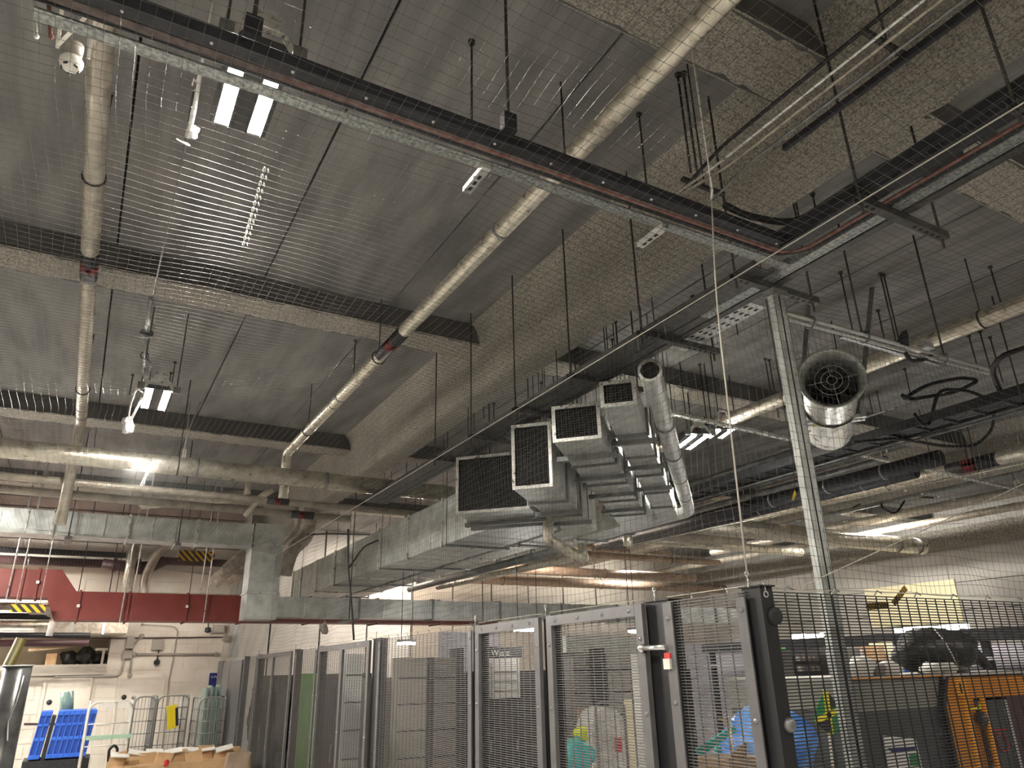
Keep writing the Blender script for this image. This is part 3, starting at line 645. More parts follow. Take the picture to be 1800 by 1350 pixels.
# red duct with a step
t = thing('red_duct', (0, 13.2, 2.87), 'dark red rectangular duct stepping down across the far left', 'duct')
RY0, RY1 = 13.0, 13.45
def redsec(poly): return MB().prism([(a, RY0, b) for a, b in poly], (0, RY1-RY0, 0)).build('duct_section', 'red_duct', t)
redsec([(-6, 3.19), (-.62, 3.19), (-.62, 3.58), (-6, 3.58)])
redsec([(-.61, 3.19), (-.46, 3.19), (-.32, 2.88), (-.05, 2.88), (-.05, 3.29), (-.10, 3.29), (-.33, 3.59), (-.61, 3.59)])
xs = [-.04, .62, 1.45, 2.3, 3.4, 4.6, 5.8, 7.0]
for a, b in zip(xs[:-1], xs[1:]): redsec([(a, 2.88), (b-.01, 2.88), (b-.01, 3.29), (a, 3.29)])
for xx, za, zb in [(-.80, 3.17, 3.6), (-.615, 3.17, 3.61)]+[(q, 2.86, 3.31) for q in xs]:
    MB().box(xx-.014, xx+.014, RY0-.02, RY1+.02, za, zb).build('flange', 'red_duct', t)
for xx, z in ((-.61, 3.40), (-.04, 3.08), (1.45, 3.1)): MB().box(xx-.02, xx+.02, RY0-.045, RY0-.02, z-.02, z+.02).build('cap', 'white_plastic', t)
for xx, zb in ((-.95, 3.15), (-.82, 3.6), (.54, 2.84), (.66, 3.3), (1.62, 3.3), (1.72, 2.84)):
    MB().tube([(xx, RY0-.04, zb), (xx+.03, RY0-.04, ZC)], .01, 6).build('hanger_rod', 'galv_bright', t)

# ================================================================== axial fan
fc = Vector((5.22, 3.66, 4.30)); ax = Vector((.765, .645, -.045)).normalized(); rz = Vector((0, 0, 1))
side = ax.cross(rz).normalized(); upv = side.cross(ax)
t = thing('axial_fan', fc-Vector((0, 0, .3)), 'round silver axial fan with black bellmouth hanging at right', 'fan')
MB().lathe(fc, ax, [(.215, .14), (.225, .06), (.25, .02), (.268, 0), (.272, .015), (.262, .04), (.235, .08), (.228, .12)], 36).build('bellmouth', 'galv', t)
MB().lathe(fc, ax, [(.228, .1), (.228, .62)], 36).lathe(fc, ax, [(.214, .62), (.214, .1)], 36).build('casing', 'galv_bright', t)
MB().lathe(fc, ax, [(.245, .6), (.245, .64), (.228, .64), (.222, 1.35), (.21, 1.35), (.21, .62)], 36).build('silencer', 'galv_bright', t)
MB().lathe(fc, ax, [(0, 1.0), (.209, 1.0)], 30).build('back_plate', 'gap', t)
MB().lathe(fc, ax, [(0, .16), (.05, .17), (.07, .22), (.07, .5)], 20).build('motor_hub', 'black_steel', t)
for k in range(7):
    a = 2*math.pi*k/7; e = side*math.cos(a)+upv*math.sin(a); tg = -side*math.sin(a)+upv*math.cos(a)
    p0 = fc+ax*.27+e*.06; p1 = fc+ax*.27+e*.205
    MB().prism([p0-tg*.03+ax*.03, p0+tg*.03-ax*.02, p1+tg*.055-ax*.03, p1-tg*.055+ax*.03], ax*.006).build('blade', 'black_steel', t)
for R in (.04, .085, .135): MB().ring(fc+ax*.06, ax, R, .0025, 28, 5).build('guard_ring', 'galv_bright', t)
g = MB()
for a in (.1, 1.67, 3.24, 4.81):
    e = side*math.cos(a)+upv*math.sin(a); g.tube([fc+ax*.06+e*.04, fc+ax*.06+e*.23], .0025, 5)
g.build('guard_spokes', 'galv_bright', t)
for d in (.64, .72):
    c = fc+ax*d-upv*.15
    MB().obox(c-ax*.0, side*.27, ax*.02, upv*.015).build('mounting_rail', 'galv', t)
for s in (-1, 1):
    c = fc+ax*.66+side*s*.26
    MB().bar(c-upv*.16, c+upv*.05, .04, .04, ax).build('mounting_foot', 'galv', t)
    MB().bar(c, Vector((c.x+.03*s+.12, c.y-.25, ZC)), .041, .041, ax).build('hanger_strut', 'galv_dark', t)
    MB().tube([c+Vector((.02, 0, 0)), Vector((c.x+.1, c.y-.15, 4.9))], .004, 5).build('safety_wire', 'rope', t)
MB().tube(fillet([fc+ax*.5-side*.23, fc+ax*.5-side*.3-upv*.1, fc+ax*.75-side*.28-upv*.22, fc+ax*.8-side*.2-upv*.18], .08), .012, 8).build('supply_cable', 'galv_bright', t)
MB().obox(fc+ax*.66-upv*.17-side*.12, side*.05, ax*.004, upv*.02).build('label', 'yellow', t)

# ================================================================== struts and cables on the right
pA, pB = px(1372, 548, Z=4.25), px(1735, 648, Z=4.25)
t = thing('twin_conduit', pA, 'pair of steel tubes leading right from the strut post', 'conduit')
for dz in (0, -.045): MB().tube([pA+Vector((0, 0, dz)), pB+Vector((0, 0, dz))], .013, 8).build('tube', 'galv', t)
for k in (.12, .36, .75): 
    c = pA.lerp(pB, k); MB().ring(c-Vector((0, 0, .02)), (1, 0, 0), .04, .008, 14, 5).build('clip', 'galv_dark', t)
for k in (.35, .76): c = pA.lerp(pB, k); MB().tube([c, (c.x, c.y, ZC)], .007, 6).build('hanger_rod', 'rod', t)
pA, pB = px(1478, 590, Z=4.25), px(1650, 640, Z=4.25)
MB().bar(pA, pB, .03, .03).build('strut_rail', 'galv_dark', None, 'short dark strut rail under the pair of steel tubes', 'rail')
pA, pB = px(1175, 727, Z=4.45), px(1800, 864, Z=4.45)
t = thing('perforated_strut', pA, 'long pale perforated strut crossing right below the fan', 'strut')
d = (pB-pA)
MB().bar(pA, pB, .05, .006).bar(pA+Vector((0, .025, .015)), pB+Vector((0, .025, .015)), .004, .03).bar(pA+Vector((0, -.025, .015)), pB+Vector((0, -.025, .015)), .004, .03).build('channel', 'galv_bright', t)
for k in range(60):
    c = pA+d*(k+.5)/60; MB().box(c.x-.02, c.x+.02, c.y-.008, c.y+.008, c.z-.0045, c.z-.003).build('slot', 'gap', t)
for k in (.1, .38, .5, .66, .83, .97):
    c = pA+d*k; MB().tube(fillet([c+Vector((0, 0, .02)), c+Vector((0, 0, .16)), c+Vector((.12, 0, .17)), c+Vector((.13, 0, .12))], .04), .01, 6).build('hook', 'white_plastic', t)
    MB().tube([c, (c.x, c.y, ZC)], .006, 6).build('hanger_rod', 'rod', t)
# big dark cable ladder along the hall
t = thing('cable_ladder', (7.5, 6, 4.35), 'broad dark cable ladder running away at the right edge', 'cable ladder')
MB().box(7.28, 7.3, Y0, 9.5, 4.33, 4.43).box(7.62, 7.64, Y0, 9.5, 4.33, 4.43).build('side_rail', 'black_steel', t)
for k in range(38): MB().box(7.3, 7.62, Y0+.3*k, Y0+.3*k+.03, 4.34, 4.36).build('rung', 'black_steel', t)
for k in range(5): MB().tube([(7.34+.065*k, Y0, 4.385), (7.34+.065*k, 9.4, 4.385)], .028, 8).build('power_cable', 'black_rubber', t)
MB().box(7.70, 7.73, Y0, 9.5, 4.31, 4.33).build('bottom_edge', 'galv_dark', t)
for y in (3.2, 5.2, 7.2): MB().tube([(7.26, y, 4.3), (7.26, y, ZC)], .007, 6).build('hanger_rod', 'rod', t)
cable([px(1800, 612, Y=3.0), px(1760, 625, Y=3.1), px(1742, 650, Y=3.3), px(1760, 690, Y=3.4)], .025, 'black_rubber', 'thick black cable arching at the right edge near the steel tubes')
cable([px(1800, 700, Y=3.6), px(1765, 715, Y=3.7), px(1700, 685, Y=3.9), px(1655, 685, Y=4.0), px(1645, 700, Y=4.0), px(1635, 745, Y=4.1), px(1622, 748, Y=4.1), px(1608, 728, Y=4.2)], .018, 'black_rubber', 'black cable drooping in a loop right of the fan')
cable([px(1500, 778, Y=4.6), px(1580, 770, Y=4.6), px(1660, 785, Y=4.5), px(1715, 785, Y=4.4), px(1745, 755, Y=4.3), px(1748, 718, Y=4.2)], .018, 'black_rubber', 'long black cable sagging in a big curve below the ladder')
cable([px(1590, 700, Y=4.2), px(1630, 675, Y=4.2), px(1690, 664, Y=4.1), px(1722, 668, Y=4.0), px(1680, 690, Y=4.1), px(1600, 702, Y=4.2), px(1586, 695, Y=4.2)], .02, 'black_rubber', 'flat coil of black cable hung beside the ladder')
cable([px(1485, 745, Y=5.0), px(1660, 690, Y=4.1)], .01, 'galv_bright', 'thin pale conduit leading up to the cable coil', 'conduit', 'conduit')
cable([px(1590, 618, Y=2.9), px(1600, 634, Y=2.9), px(1625, 633, Y=2.9), px(1640, 622, Y=2.9)], .015, 'black_rubber', 'short black cable tail under the steel tubes')
MB().prism([px(1583, 604, Y=2.88), px(1598, 609, Y=2.88), px(1597, 590, Y=2.88), px(1594, 579, Y=2.88), px(1588, 590, Y=2.88)], (0, .04, 0)).build('cable_gland', 'black_rubber', None, 'black pointed cable gland standing on the steel tubes', 'gland')
MB().obox(px(1628, 608, Y=2.9), (.05, 0, 0), (0, .03, 0), (0, 0, .025)).build('junction_box', 'galv', None, 'small pale junction box on the steel tubes', 'box')
for i, (x, yy) in enumerate(((8.05, 6.5), (8.35, 7.0))):
    pipe('black_pipe', [(x, yy-2, 4.15), (x, 11, 4.15)], .09, 'black_steel', ('left', 'right')[i]+' black ribbed pipe behind the round duct', clips=(.7, 1.5, 2.4), n=12)
cable([px(1640, 875, Y=8.2), px(1560, 870, Y=8.3), px(1545, 890, Y=8.3), px(1575, 905, Y=8.3), px(1590, 880, Y=8.2)], .02, 'black_rubber', 'tangled black cable loop near the tube lamp at right')
cable([px(1500, 892, Y=8.2), px(1540, 872, Y=8.2), px(1600, 865, Y=8.2)], .015, 'black_rubber', 'thin dark cable beside the tangled loop near the tube lamp')
t = px(1390, 830, Y=3.4)
t = thing('hanging_tag', px(1395, 880, Y=3.0), 'small yellow tag dangling on a cord beside the strut post', 'tag')
MB().prism([px(1393, 876, Y=3.0), px(1397, 862, Y=3.0), px(1400, 868, Y=3.0), px(1395, 880, Y=3.0)], (0, .004, 0)).build('tag_card', 'yellow', t)
MB().tube([px(1397, 862, Y=3.0), px(1394, 812, Y=3.0), (px(1394, 812, Y=3.0).x, 3.0, ZC)], .003, 5).build('cord', 'rod', t)

# ================================================================== things near the lamps at left
p = px(125, 112, Z=4.22)
t = thing('smoke_detector', p, 'round cream smoke detector hanging from a bracket at the track end', 'smoke detector')
MB().lathe(p, (0, 0, 1), [(0, -.024), (.024, -.024), (.036, -.014), (.041, 0), (.041, .012), (.028, .03), (0, .03)], 24).build('detector_head', 'white_plastic', t)
for k in range(5):
    a = 2*math.pi*k/5+.4; MB().obox(p+Vector((.028*math.cos(a), .028*math.sin(a), -.021)), (-.008*math.sin(a), .008*math.cos(a), 0), (.002*math.cos(a), .003*math.sin(a), 0), (0, 0, .003)).build('vent_slot', 'gap', t)
MB().tube([p+Vector((0, 0, .03)), p+Vector((0, 0, .09))], .03, 12).build('base_tube', 'grey_box', t)
for s in (-1, 1): MB().bar(p+Vector((s*.05, -.02, .03)), p+Vector((s*.055, -.12, .16)), .012, .004).build('bracket_leg', 'white_plastic', t)
MB().bar(p+Vector((-.05, -.03, .04)), p+Vector((.03, -.12, .15)), .014, .004).build('bracket_brace', 'white_plastic', t)
MB().bar(p+Vector((-.07, -.13, .165)), p+Vector((.07, -.13, .165)), .03, .01).tube([p+Vector((0, -.13, .165)), (p.x, p.y-.13, ZC)], .006, 6).build('bracket_bar', 'galv', t)
for i, x in enumerate((62, 88)):
    cable([px(x-3, -10, Z=4.6), px(x, 40, Z=4.4), px(x+1, 66, Z=4.3), px(x+5, 62, Z=4.31)], .008, 'red_cable' if i else 'white_tape', ('pale', 'reddish')[i]+' cable end hooked up at the top left corner')
# taped flexible drop with a ring beside the first lamp
a, b, c = px(352, 132, Z=4.55), px(343, 185, Z=4.5), px(330, 240, Z=4.45)
t = thing('cable_drop', c, 'white taped cable bundle with a hoop left of the nearest lamp', 'cable')
MB().tube([a, b, c], [.008, .011, .014], 8).build('taped_bundle', 'white_tape', t)
MB().blob(px(340, 232, Z=4.45), .022, .03, .035, 10, 7, .25, 3).build('tape_wrap', 'white_tape', t)
MB().ring(px(322, 250, Z=4.43), (.2, -.6, .7), .03, .004, 20, 5).build('hoop', 'white_plastic', t)
MB().lathe(px(322, 250, Z=4.44), (.2, -.6, .7), [(0, .006), (.028, .006), (.028, 0)], 18).build('disc', 'galv_dark', t)
MB().tube([px(350, 132, Z=4.55), px(344, 145, Z=4.55), px(341, 138, Z=4.56), px(338, 150, Z=4.55)], .004, 5).tube([a, (a.x, a.y, ZC)], .006, 6).build('loose_wire', 'white_tape', t)
# conduit to the second lamp
a, b = px(327, 252, Z=4.75), px(268, 522, Z=4.75)
MB().tube([a, b], .006, 8).tube([a+Vector((0, .3, 0)), (a.x, a.y+.3, ZC)], .006, 6).build('conduit', 'galv_dark', None, 'thin conduit running along the ceiling between the two left lamps', 'conduit')
p0, p1, p2, p3 = px(266, 524, Z=4.75), px(258, 585, Z=4.7), px(254, 625, Z=4.66), px(252, 690, Z=4.62)
t = thing('cable_drop', p2, 'grey cable drop with dark connector above the second lamp', 'cable')
MB().tube([p0, p1], [.018, .024], 10).build('sleeve', 'galv_dark', t)
MB().blob(p1, .05, .06, .04, 12, 8, .15, 5).tube([p1, (p1.x, p1.y, ZC)], .006, 6).build('connector', 'black_rubber', t)
MB().tube([p1, p2, p3], .01, 8).build('drop_cable', 'galv_dark', t)
MB().ring(p2, (0, 1, .3), .03, .006, 14, 5).build('tie', 'black_rubber', t)
MB().tube(fillet([p2, px(266, 640, Z=4.64), px(262, 672, Z=4.62)], .1), .008, 6).build('spare_loop', 'black_rubber', t)
a = px(225, 748, Z=4.35)
t = thing('cable_drop', a, 'white taped plug and cable loop left of the second lamp', 'cable')
MB().blob(a, .05, .07, .08, 10, 7, .3, 9).build('taped_plug', 'white_tape', t)
MB().tube(fillet([a, px(228, 715, Z=4.42), px(240, 682, Z=4.5), px(252, 690, Z=4.52)], .15), .008, 6).build('loop_cable', 'white_plastic', t)
MB().tube([a, px(252, 695, Z=4.55)], .012, 6).build('taped_lead', 'white_tape', t)
# wire holding the thick crossing pipe
a = px(323, 803, Y=8.88); b = px(335, 705, Z=ZC)
t = thing('suspension_wire', a, 'forked wire hanger holding the thick crossing pipe', 'wire')
MB().tube([a, px(328, 765, Y=8.7)], .008, 6).tube([px(328, 765, Y=8.7), b], .006, 6).tube([px(328, 765, Y=8.7), b+Vector((.12, 0, 0))], .006, 6).build('wire', 'rope', t)
MB().obox(a+Vector((0, 0, .04)), (.02, 0, 0), (0, .02, 0), (0, 0, .05)).build('clip', 'white_plastic', t)

# ================================================================== bird netting
CELL = .045
def nz(a, b, s): return math.sin(a*2.1+s)*math.cos(b*1.7+s*2)+.5*math.sin(a*5.3+b*3.1+s)
def roof_pt(x, y):
    z = 3.9-.15*max(0, min(1, (x-1.2)/1.2))+.02*nz(x, y, 1)
    return (x+.012*nz(x*1.5, y*1.5, 2)+.003*math.sin(y*140), y+.012*nz(y*1.4, x*1.6, 4)+.003*math.sin(x*140+1), z)
class Threads:
    def __init__(s): s.v = []; s.f = []
    def line(s, pts, r):
        o = len(s.v); n = len(pts)
        for i, p in enumerate(pts):
            a = pts[max(i-1, 0)]; b = pts[min(i+1, n-1)]; d = (b[0]-a[0], b[1]-a[1], b[2]-a[2])
            # two rough perpendiculars
            if abs(d[2]) > .7*math.sqrt(d[0]**2+d[1]**2+d[2]**2): e, g = (1, 0, 0), (0, 1, 0)
            else:
                l = math.hypot(d[0], d[1]) or 1; e, g = (-d[1]/l, d[0]/l, 0), (0, 0, 1)
            for ca, sa in ((1, 0), (-.5, .866), (-.5, -.866)):
                s.v.append((p[0]+r*(e[0]*ca+g[0]*sa), p[1]+r*(e[1]*ca+g[1]*sa), p[2]+r*(e[2]*ca+g[2]*sa)))
        for i in range(n-1):
            for k in range(3):
                k2 = (k+1) % 3; s.f.append((o+i*3+k, o+i*3+k2, o+i*3+3+k2, o+i*3+3+k))
    def knot(s, p, r):
        o = len(s.v); x, y, z = p
        s.v += [(x+r, y, z), (x-r, y, z), (x, y+r, z), (x, y-r, z), (x, y, z+r), (x, y, z-r)]
        s.f += [(o+a, o+b, o+c) for a, b, c in ((0, 2, 4), (2, 1, 4), (1, 3, 4), (3, 0, 4), (2, 0, 5), (1, 2, 5), (3, 1, 5), (0, 3, 5))]
    def build(s, name, m, label, cat):
        mb = MB(); mb.v = s.v; mb.f = s.f; mb.sm = [True]*len(s.f)
        return mb.build(name, m, None, label, cat)
def grid_net(th, fn, a0, a1, b0, b1, r, step=.15, knots=None):
    na, nb = int((a1-a0)/CELL), int((b1-b0)/CELL)
    for i in range(na+1):
        a = a0+i*CELL; n = int((b1-b0)/step); th.line([fn(a, b0+(b1-b0)*k/n) for k in range(n+1)], r)
    for j in range(nb+1):
        b = b0+j*CELL; n = int((a1-a0)/step); th.line([fn(a0+(a1-a0)*k/n, b) for k in range(n+1)], r)
    if knots:
        for i in range(na+1):
            for j in range(nb+1):
                if knots(a0+i*CELL, b0+j*CELL): th.knot(fn(a0+i*CELL, b0+j*CELL), r*2.4)
NR = .0009
th = Threads()
grid_net(th, roof_pt, -2.1, 2.4, .2, 15.0, NR, knots=lambda a, b: b < 6.5 and a > -1.2)
th.build('bird_net', 'net', 'fine square bird netting stretched flat under the ceiling lamps', 'net')
th = Threads()
grid_net(th, lambda x, y: (x+.014*nz(x*2, y*2, 2), y+.014*nz(y*2, x*2, 4), 3.74+.06*nz(x*.6, y*.5, 6)+.03*(x-2.4)), 2.4, 6.9, .2, 2.25, NR)
th.build('bird_net', 'net_dark', 'bird netting stretched flat above the right fence and tray', 'net')
th = Threads()
def sag(a, z): return .03*math.sin((z-2.36)/1.4*3.14)*(1+.6*math.sin(a*1.3))
grid_net(th, lambda y, z: (2.4+.8*sag(y, z)+.012*nz(y*2, z*3, 3), y+.018*nz(y*2.5, z*2.5, 5), z+.015*nz(z*3, y*2, 7)), 2.25, 15.2, 2.36, 3.74, NR, .09)
th.build('bird_net', 'net_dark', 'bird netting hanging as a curtain from the long cable to the fence top', 'net')
th = Threads()
grid_net(th, lambda x, z: (x+.02*nz(x*2.5, z*2.5, 5), 2.25-.8*sag(x, z)+.012*nz(x*2, z*3, 3), z+.018*nz(z*3, x*2, 7)), 2.4, 6.9, 2.36, 3.74, NR, .09)
th.build('bird_net', 'net_dark', 'wavy bird netting hanging above the right hand mesh fence', 'net')
cable([(2.4, -.5, 3.73), (2.4, 15.3, 3.72)], .003, 'rope', 'taut bright wire rope running the length of the net edge', 'wire rope', 'wire_rope', 6)
cable([(2.4, 2.25, 2.4), (2.39, 2.2, 3.7), (2.395, 2.13, 4.33), (2.395, 2.13, ZB)], .004, 'rope', 'knotted white cord rising from the fence corner to the ceiling', 'cord', 'cord', 6)
cable([px(1412, 1030, Y=2.3), px(1800, 850, Y=2.3)], .003, 'rope', 'slanting white cord rising to the right above the right fence', 'cord', 'cord', 6)
cable([px(1110, 958, Y=5.6), px(1800, 815, Y=2.5)], .004, 'rope', 'bright wire rope slanting behind the strut post', 'wire rope', 'wire_rope', 6)
MB().tube([px(1248, 310, Z=4.2), px(1252, 335, Z=4.15), px(1250, 350, Z=4.12)], .006, 6).tube([px(1248, 310, Z=4.2), (px(1248, 310, Z=4.2).x, px(1248, 310, Z=4.2).y, ZC)], .003, 5).build('chain', 'white_tape', None, 'short white knotted strap dangling under the cable track corner', 'strap')
# white repair clips in the net
def clip_row(p, q, n, label):
    P0, P1 = px(*p, Z=3.885), px(*q, Z=3.885); t = thing('net_seam', P0, label, 'net seam')
    for k in range(n):
        c = P0.lerp(P1, k/(n-1)); MB().ring(c, (1, .3, .2), .009, .0028, 10, 4).ring(c+Vector((.016, 0, 0)), (1, -.2, .3), .007, .0026, 10, 4).build('clip', 'white_tape', t)
clip_row((464, 298), (428, 428), 13, 'row of white repair clips lacing a tear in the roof net')
clip_row((259, 828), (247, 852), 8, 'short white laced repair in front of the thick crossing pipe')
clip_row((1560, 857), (1800, 900), 10, 'row of tiny white rings on the net at far right')

# ================================================================== mesh fence
FX, FT = 2.4, 2.345
def wires(mb, fixed, val, a0, a1, z0, z1, pv=.0762, ph=.0127, r=.0021):
    """358 style mesh: horizontals and verticals as small square bars"""
    def bx(lo_a, hi_a, lo_z, hi_z, off, rr):
        if fixed == 'X': mb.box(val+off-rr, val+off+rr, lo_a, hi_a, lo_z, hi_z)
        else: mb.box(lo_a, hi_a, val+off-rr, val+off+rr, lo_z, hi_z)
    z = z1
    while z > z0: bx(a0, a1, z-r, z+r, 0, r); z -= ph
    a = a0+pv/2
    while a < a1: bx(a-r, a+r, z0, z1, .004, r); a += pv
def bolt(parent, fixed, val, a, z, r=.012, nm='dome_bolt', m='bolt'):
    ax_ = (-1, 0, 0) if fixed == 'X' else (0, -1, 0); c = (val, a, z) if fixed == 'X' else (a, val, z)
    return MB().lathe(c, ax_, [(r, 0), (r*.8, r*.5), (0, r*.75)], 10).build(nm, m, parent)
def post(y, label, w=.06, top=FT, d=.07):
    t = thing('fence_post', (FX+.03, y, 0), label, 'fence post')
    MB().box(FX+.01, FX+.01+d, y-w/2, y+w/2, 0, top).build('post_body', 'fence_black', t)
    MB().box(FX+.0, FX+.09, y-w/2-.01, y+w/2+.01, top, top+.006).build('cap', 'fence_black', t)
    MB().tube([(FX, y, top), (FX, y, top+.05)], .004, 6).ring((FX, y, top+.055), (1, 0, 0), .01, .003, 10, 4).build('eye_bolt', 'bright_metal', t)
    return t
def panel(y0, y1, label, zt=FT-.01):
    t = thing('mesh_fence', (FX, (y0+y1)/2, 0), label, 'fence')
    m = MB(); wires(m, 'X', FX, y0, y1, .08, zt); m.build('wire_mesh', 'fence_wire', t, kind='stuff')
    for s, y in ((0, y0), (1, y1)):
        a0, a1 = (y-.005, y+.045) if s == 0 else (y-.045, y+.005)
        b = MB().box(FX-.012, FX-.004, a0, a1, .06, zt-.02).build('clamp_bar', 'fence_grey', t)
        for k in range(5): bolt(b, 'X', FX-.012, (a0+a1)/2, zt-.07-.42*k)
    for k in range(int((y1-y0)/.22)):
        MB().tube([(FX, y0+.1+.22*k, zt), (FX, y0+.1+.22*k, zt+.02), (FX, y0+.115+.22*k, zt+.024)], .003, 5).build('net_hook', 'bright_metal', t)
    MB().tube([(FX, y0, zt+.022), (FX, y1, zt+.022)], .002, 5).build('top_wire', 'rope', t)
    return t
def door(y0, y1, label, leafs=1, zt=FT-.005):
    t = thing('fence_door', (FX, (y0+y1)/2, 0), label, 'fence door')
    m = MB(); wires(m, 'X', FX-.002, y0+.05, y1-.05, .15, zt-.05); m.build('wire_mesh', 'fence_wire', t, kind='stuff')
    fr = []
    fr.append(('stile', y0, y0+.055, .1, zt)); fr.append(('stile', y1-.055, y1, .1, zt))
    for k in range(1, leafs): ym = y0+(y1-y0)*k/leafs; fr.append(('mullion', ym-.03, ym+.03, .1, zt))
    for nm, a, b, z0, z1 in fr:
        o = MB().box(FX-.03, FX-.005, a, b, z0, z1).build(nm, 'fence_grey', t)
        for k in range(5): bolt(o, 'X', FX-.03, (a+b)/2, zt-.16-.33*k, .011)
    o = MB().box(FX-.031, FX-.006, y0+.055, y1-.055, zt-.055, zt).build('top_rail', 'fence_grey', t)
    n = max(3, int((y1-y0)/.2))
    for k in range(n): bolt(o, 'X', FX-.031, y0+.1+(y1-y0-.2)*k/(n-1), zt-.028, .011)
    MB().box(FX-.03, FX-.005, y0+.055, y1-.055, .1, .16).build('bottom_rail', 'fence_grey', t)
    MB().tube([(FX, y0, zt+.022), (FX, y1, zt+.022)], .002, 5).build('top_wire', 'rope', t)
    return t
# corner and near panels
t = post(2.25, 'black corner post of the mesh fence with round caps', .1, FT+.005)
MB().lathe((2.47, 2.2, 2.235), (0, -1, 0), [(0, .012), (.012, .014), (.034, .014), (.038, 0)], 20).build('round_cap', 'black_rubber', t)
MB().lathe((2.465, 2.2, 1.83), (0, -1, 0), [(0, .018), (.016, .02), (.026, .013), (.028, 0)], 20).build('steel_knob', 'galv_dark', t)
MB().tube([(2.44, 2.2, 2.37), (2.44, 2.2, 2.33)], .003, 6).ring((2.44, 2.2, 2.32), (0, 1, 0), .012, .004, 12, 5).build('eye_bolt', 'bright_metal', t)
panel(2.275, 2.76, 'narrow near mesh panel beside the black corner post')
post(2.85, 'black post left of the narrow near panel', .17)
t = thing('door_lock', (FX-.03, 2.87, 2.1), 'steel lock bolt joining the nearest door to its post', 'lock')
MB().box(FX-.022, FX-.006, 2.715, 2.775, .1, 2.33).build('lock_strip', 'fence_grey', t)
MB().tube([(FX-.035, 2.76, 2.135), (FX-.035, 2.92, 2.135)], .012, 10).build('bolt_rod', 'bright_metal', t)
MB().lathe((FX-.035, 2.92, 2.135), (0, 1, 0), [(0, 0), (.022, 0), (.024, .02), (0, .025)], 12).build('bolt_head', 'bright_metal', t)
MB().box(FX-.03, FX-.02, 2.745, 2.785, 2.085, 2.11).build('lock_label', 'red_paper', t)
MB().box(FX-.035, FX-.02, 2.745, 2.79, 2.04, 2.085).build('lock_case', 'white_plastic', t)
for z in (2.26, 1.9): bolt(t, 'X', FX-.022, 2.745, z)
door(2.92, 3.80, 'nearest single mesh door with bolted grey frame')
post(3.845, 'slim black post between the two near doors', .085)
door(3.885, 4.72, 'second mesh door from the corner post')
post(4.77, 'black post with lock fittings left of the second door', .1)
for z in (2.14, 2.04, 1.92): 
    pass
panel(4.82, 6.69, 'wide mesh panel in the middle of the fence')
post(6.79, 'dark post between the wide panel and the double door', .19)
door(6.89, 8.58, 'double mesh door right of the green backed panel', 2)
post(8.66, 'post left of the double mesh door', .14)
panel(8.72, 9.66, 'mesh panel with a green sheet behind it')
post(9.72, 'black post left of the green backed panel', .13)
door(9.8, 11.8, 'far double mesh door in the fence', 2)
post(11.88, 'dark post left of the far double door', .15)
panel(11.95, 12.9, 'far narrow mesh panel near the metal sheet')
post(12.95, 'dark post right of the grey metal sheet panel', .1)
t = thing('metal_sheet_fence', (FX, 14, 0), 'plain grey metal sheet panel at the far end of the fence', 'fence')
MB().box(FX-.02, FX+.01, 13.02, 14.75, .05, FT-.04).build('metal_sheet', 'fence_grey', t)
MB().box(FX-.03, FX-.018, 14.45, 14.52, 1.35, 1.55).build('handle_recess', 'gap', t)
MB().box(FX-.03, FX-.018, 14.05, 14.1, .05, FT-.04).build('rib', 'galv_dark', t)
MB().box(FX-.035, FX+.03, 14.78, 15.2, .05, FT-.02).build('edge_sheet', 'galv_dark', t)
# right hand fence
FY = 2.25
t = thing('mesh_fence', (4.7, FY, 0), 'dark mesh fence panel running right from the corner post', 'fence')
m = MB(); wires(m, 'Y', FY, 2.5, 6.9, .08, FT-.01, r=.0022); m.build('wire_mesh', 'fence_black', t, kind='stuff')
MB().tube([(2.5, FY, FT+.005), (2.6, FY, FT+.02), (2.75, FY, FT+.0), (3.0, FY, FT+.012), (6.9, FY, FT+.005)], .003, 5).build('top_wire', 'rope', t)
for k in range(14): MB().tube([(2.6+.3*k, FY-.004, FT-.012), (2.63+.3*k, FY-.004, FT+.016), (2.66+.3*k, FY-.004, FT+.004)], .003, 5).build('net_hook', 'bright_metal', t)

# ================================================================== far left corner
for i, (y, z0, r, x0, x1, m) in enumerate(((15.1, 3.97, .075, -5, 1.0, 'maroon'), (15.0, 4.12, .05, -5, .55, 'black_steel'), (15.1, 4.07, .07, 1.0, 2.5, 'maroon'), (15.15, 3.42, .035, -.1, 2.5, 'black_steel'))):
    pipe('steel_pipe', [(x0, y, z0), (x1, y, z0)], r, m, ('maroon pipe with couplings above the red duct step', 'black pipe over the maroon pipe at far left', 'maroon pipe leading right to the hazard striped sign', 'thin dark pipe just above the lower red duct')[i], clips=(3.2, 4.1, 5.4) if i == 0 else ())
MB().tube(fillet([(.2, 15.05, 3.97), (.9, 15.05, 3.88), (1.2, 15.05, 4.07)], .15), .09, 10).lathe((.78, 15.05, 3.95), (1, 0, 0), [(.13, -.03), (.13, .03)], 12).lathe((.4, 15.05, 3.95), (1, 0, 0), [(.12, -.03), (.12, .03)], 12).build('pipe_valve', 'maroon', None, 'maroon valve body with flanges behind the galvanised duct', 'valve')
def sign(name, corners, m, label, cat, th=.01, ext=(0, .012, 0)):
    return MB().prism(corners, ext).build(name, m, None, label, cat)
a, b = px(316, 967, Y=14.8), px(376, 988, Y=14.8)
sign('hazard_board', [(a.x, 14.8, b.z), (b.x, 14.8, b.z), (b.x, 14.8, a.z), (a.x, 14.8, a.z)], 'hazard', 'yellow and black striped board hanging above the red duct', 'hazard board')
a, b = px(20, 1062, Y=12.8), px(79, 1077, Y=12.8)
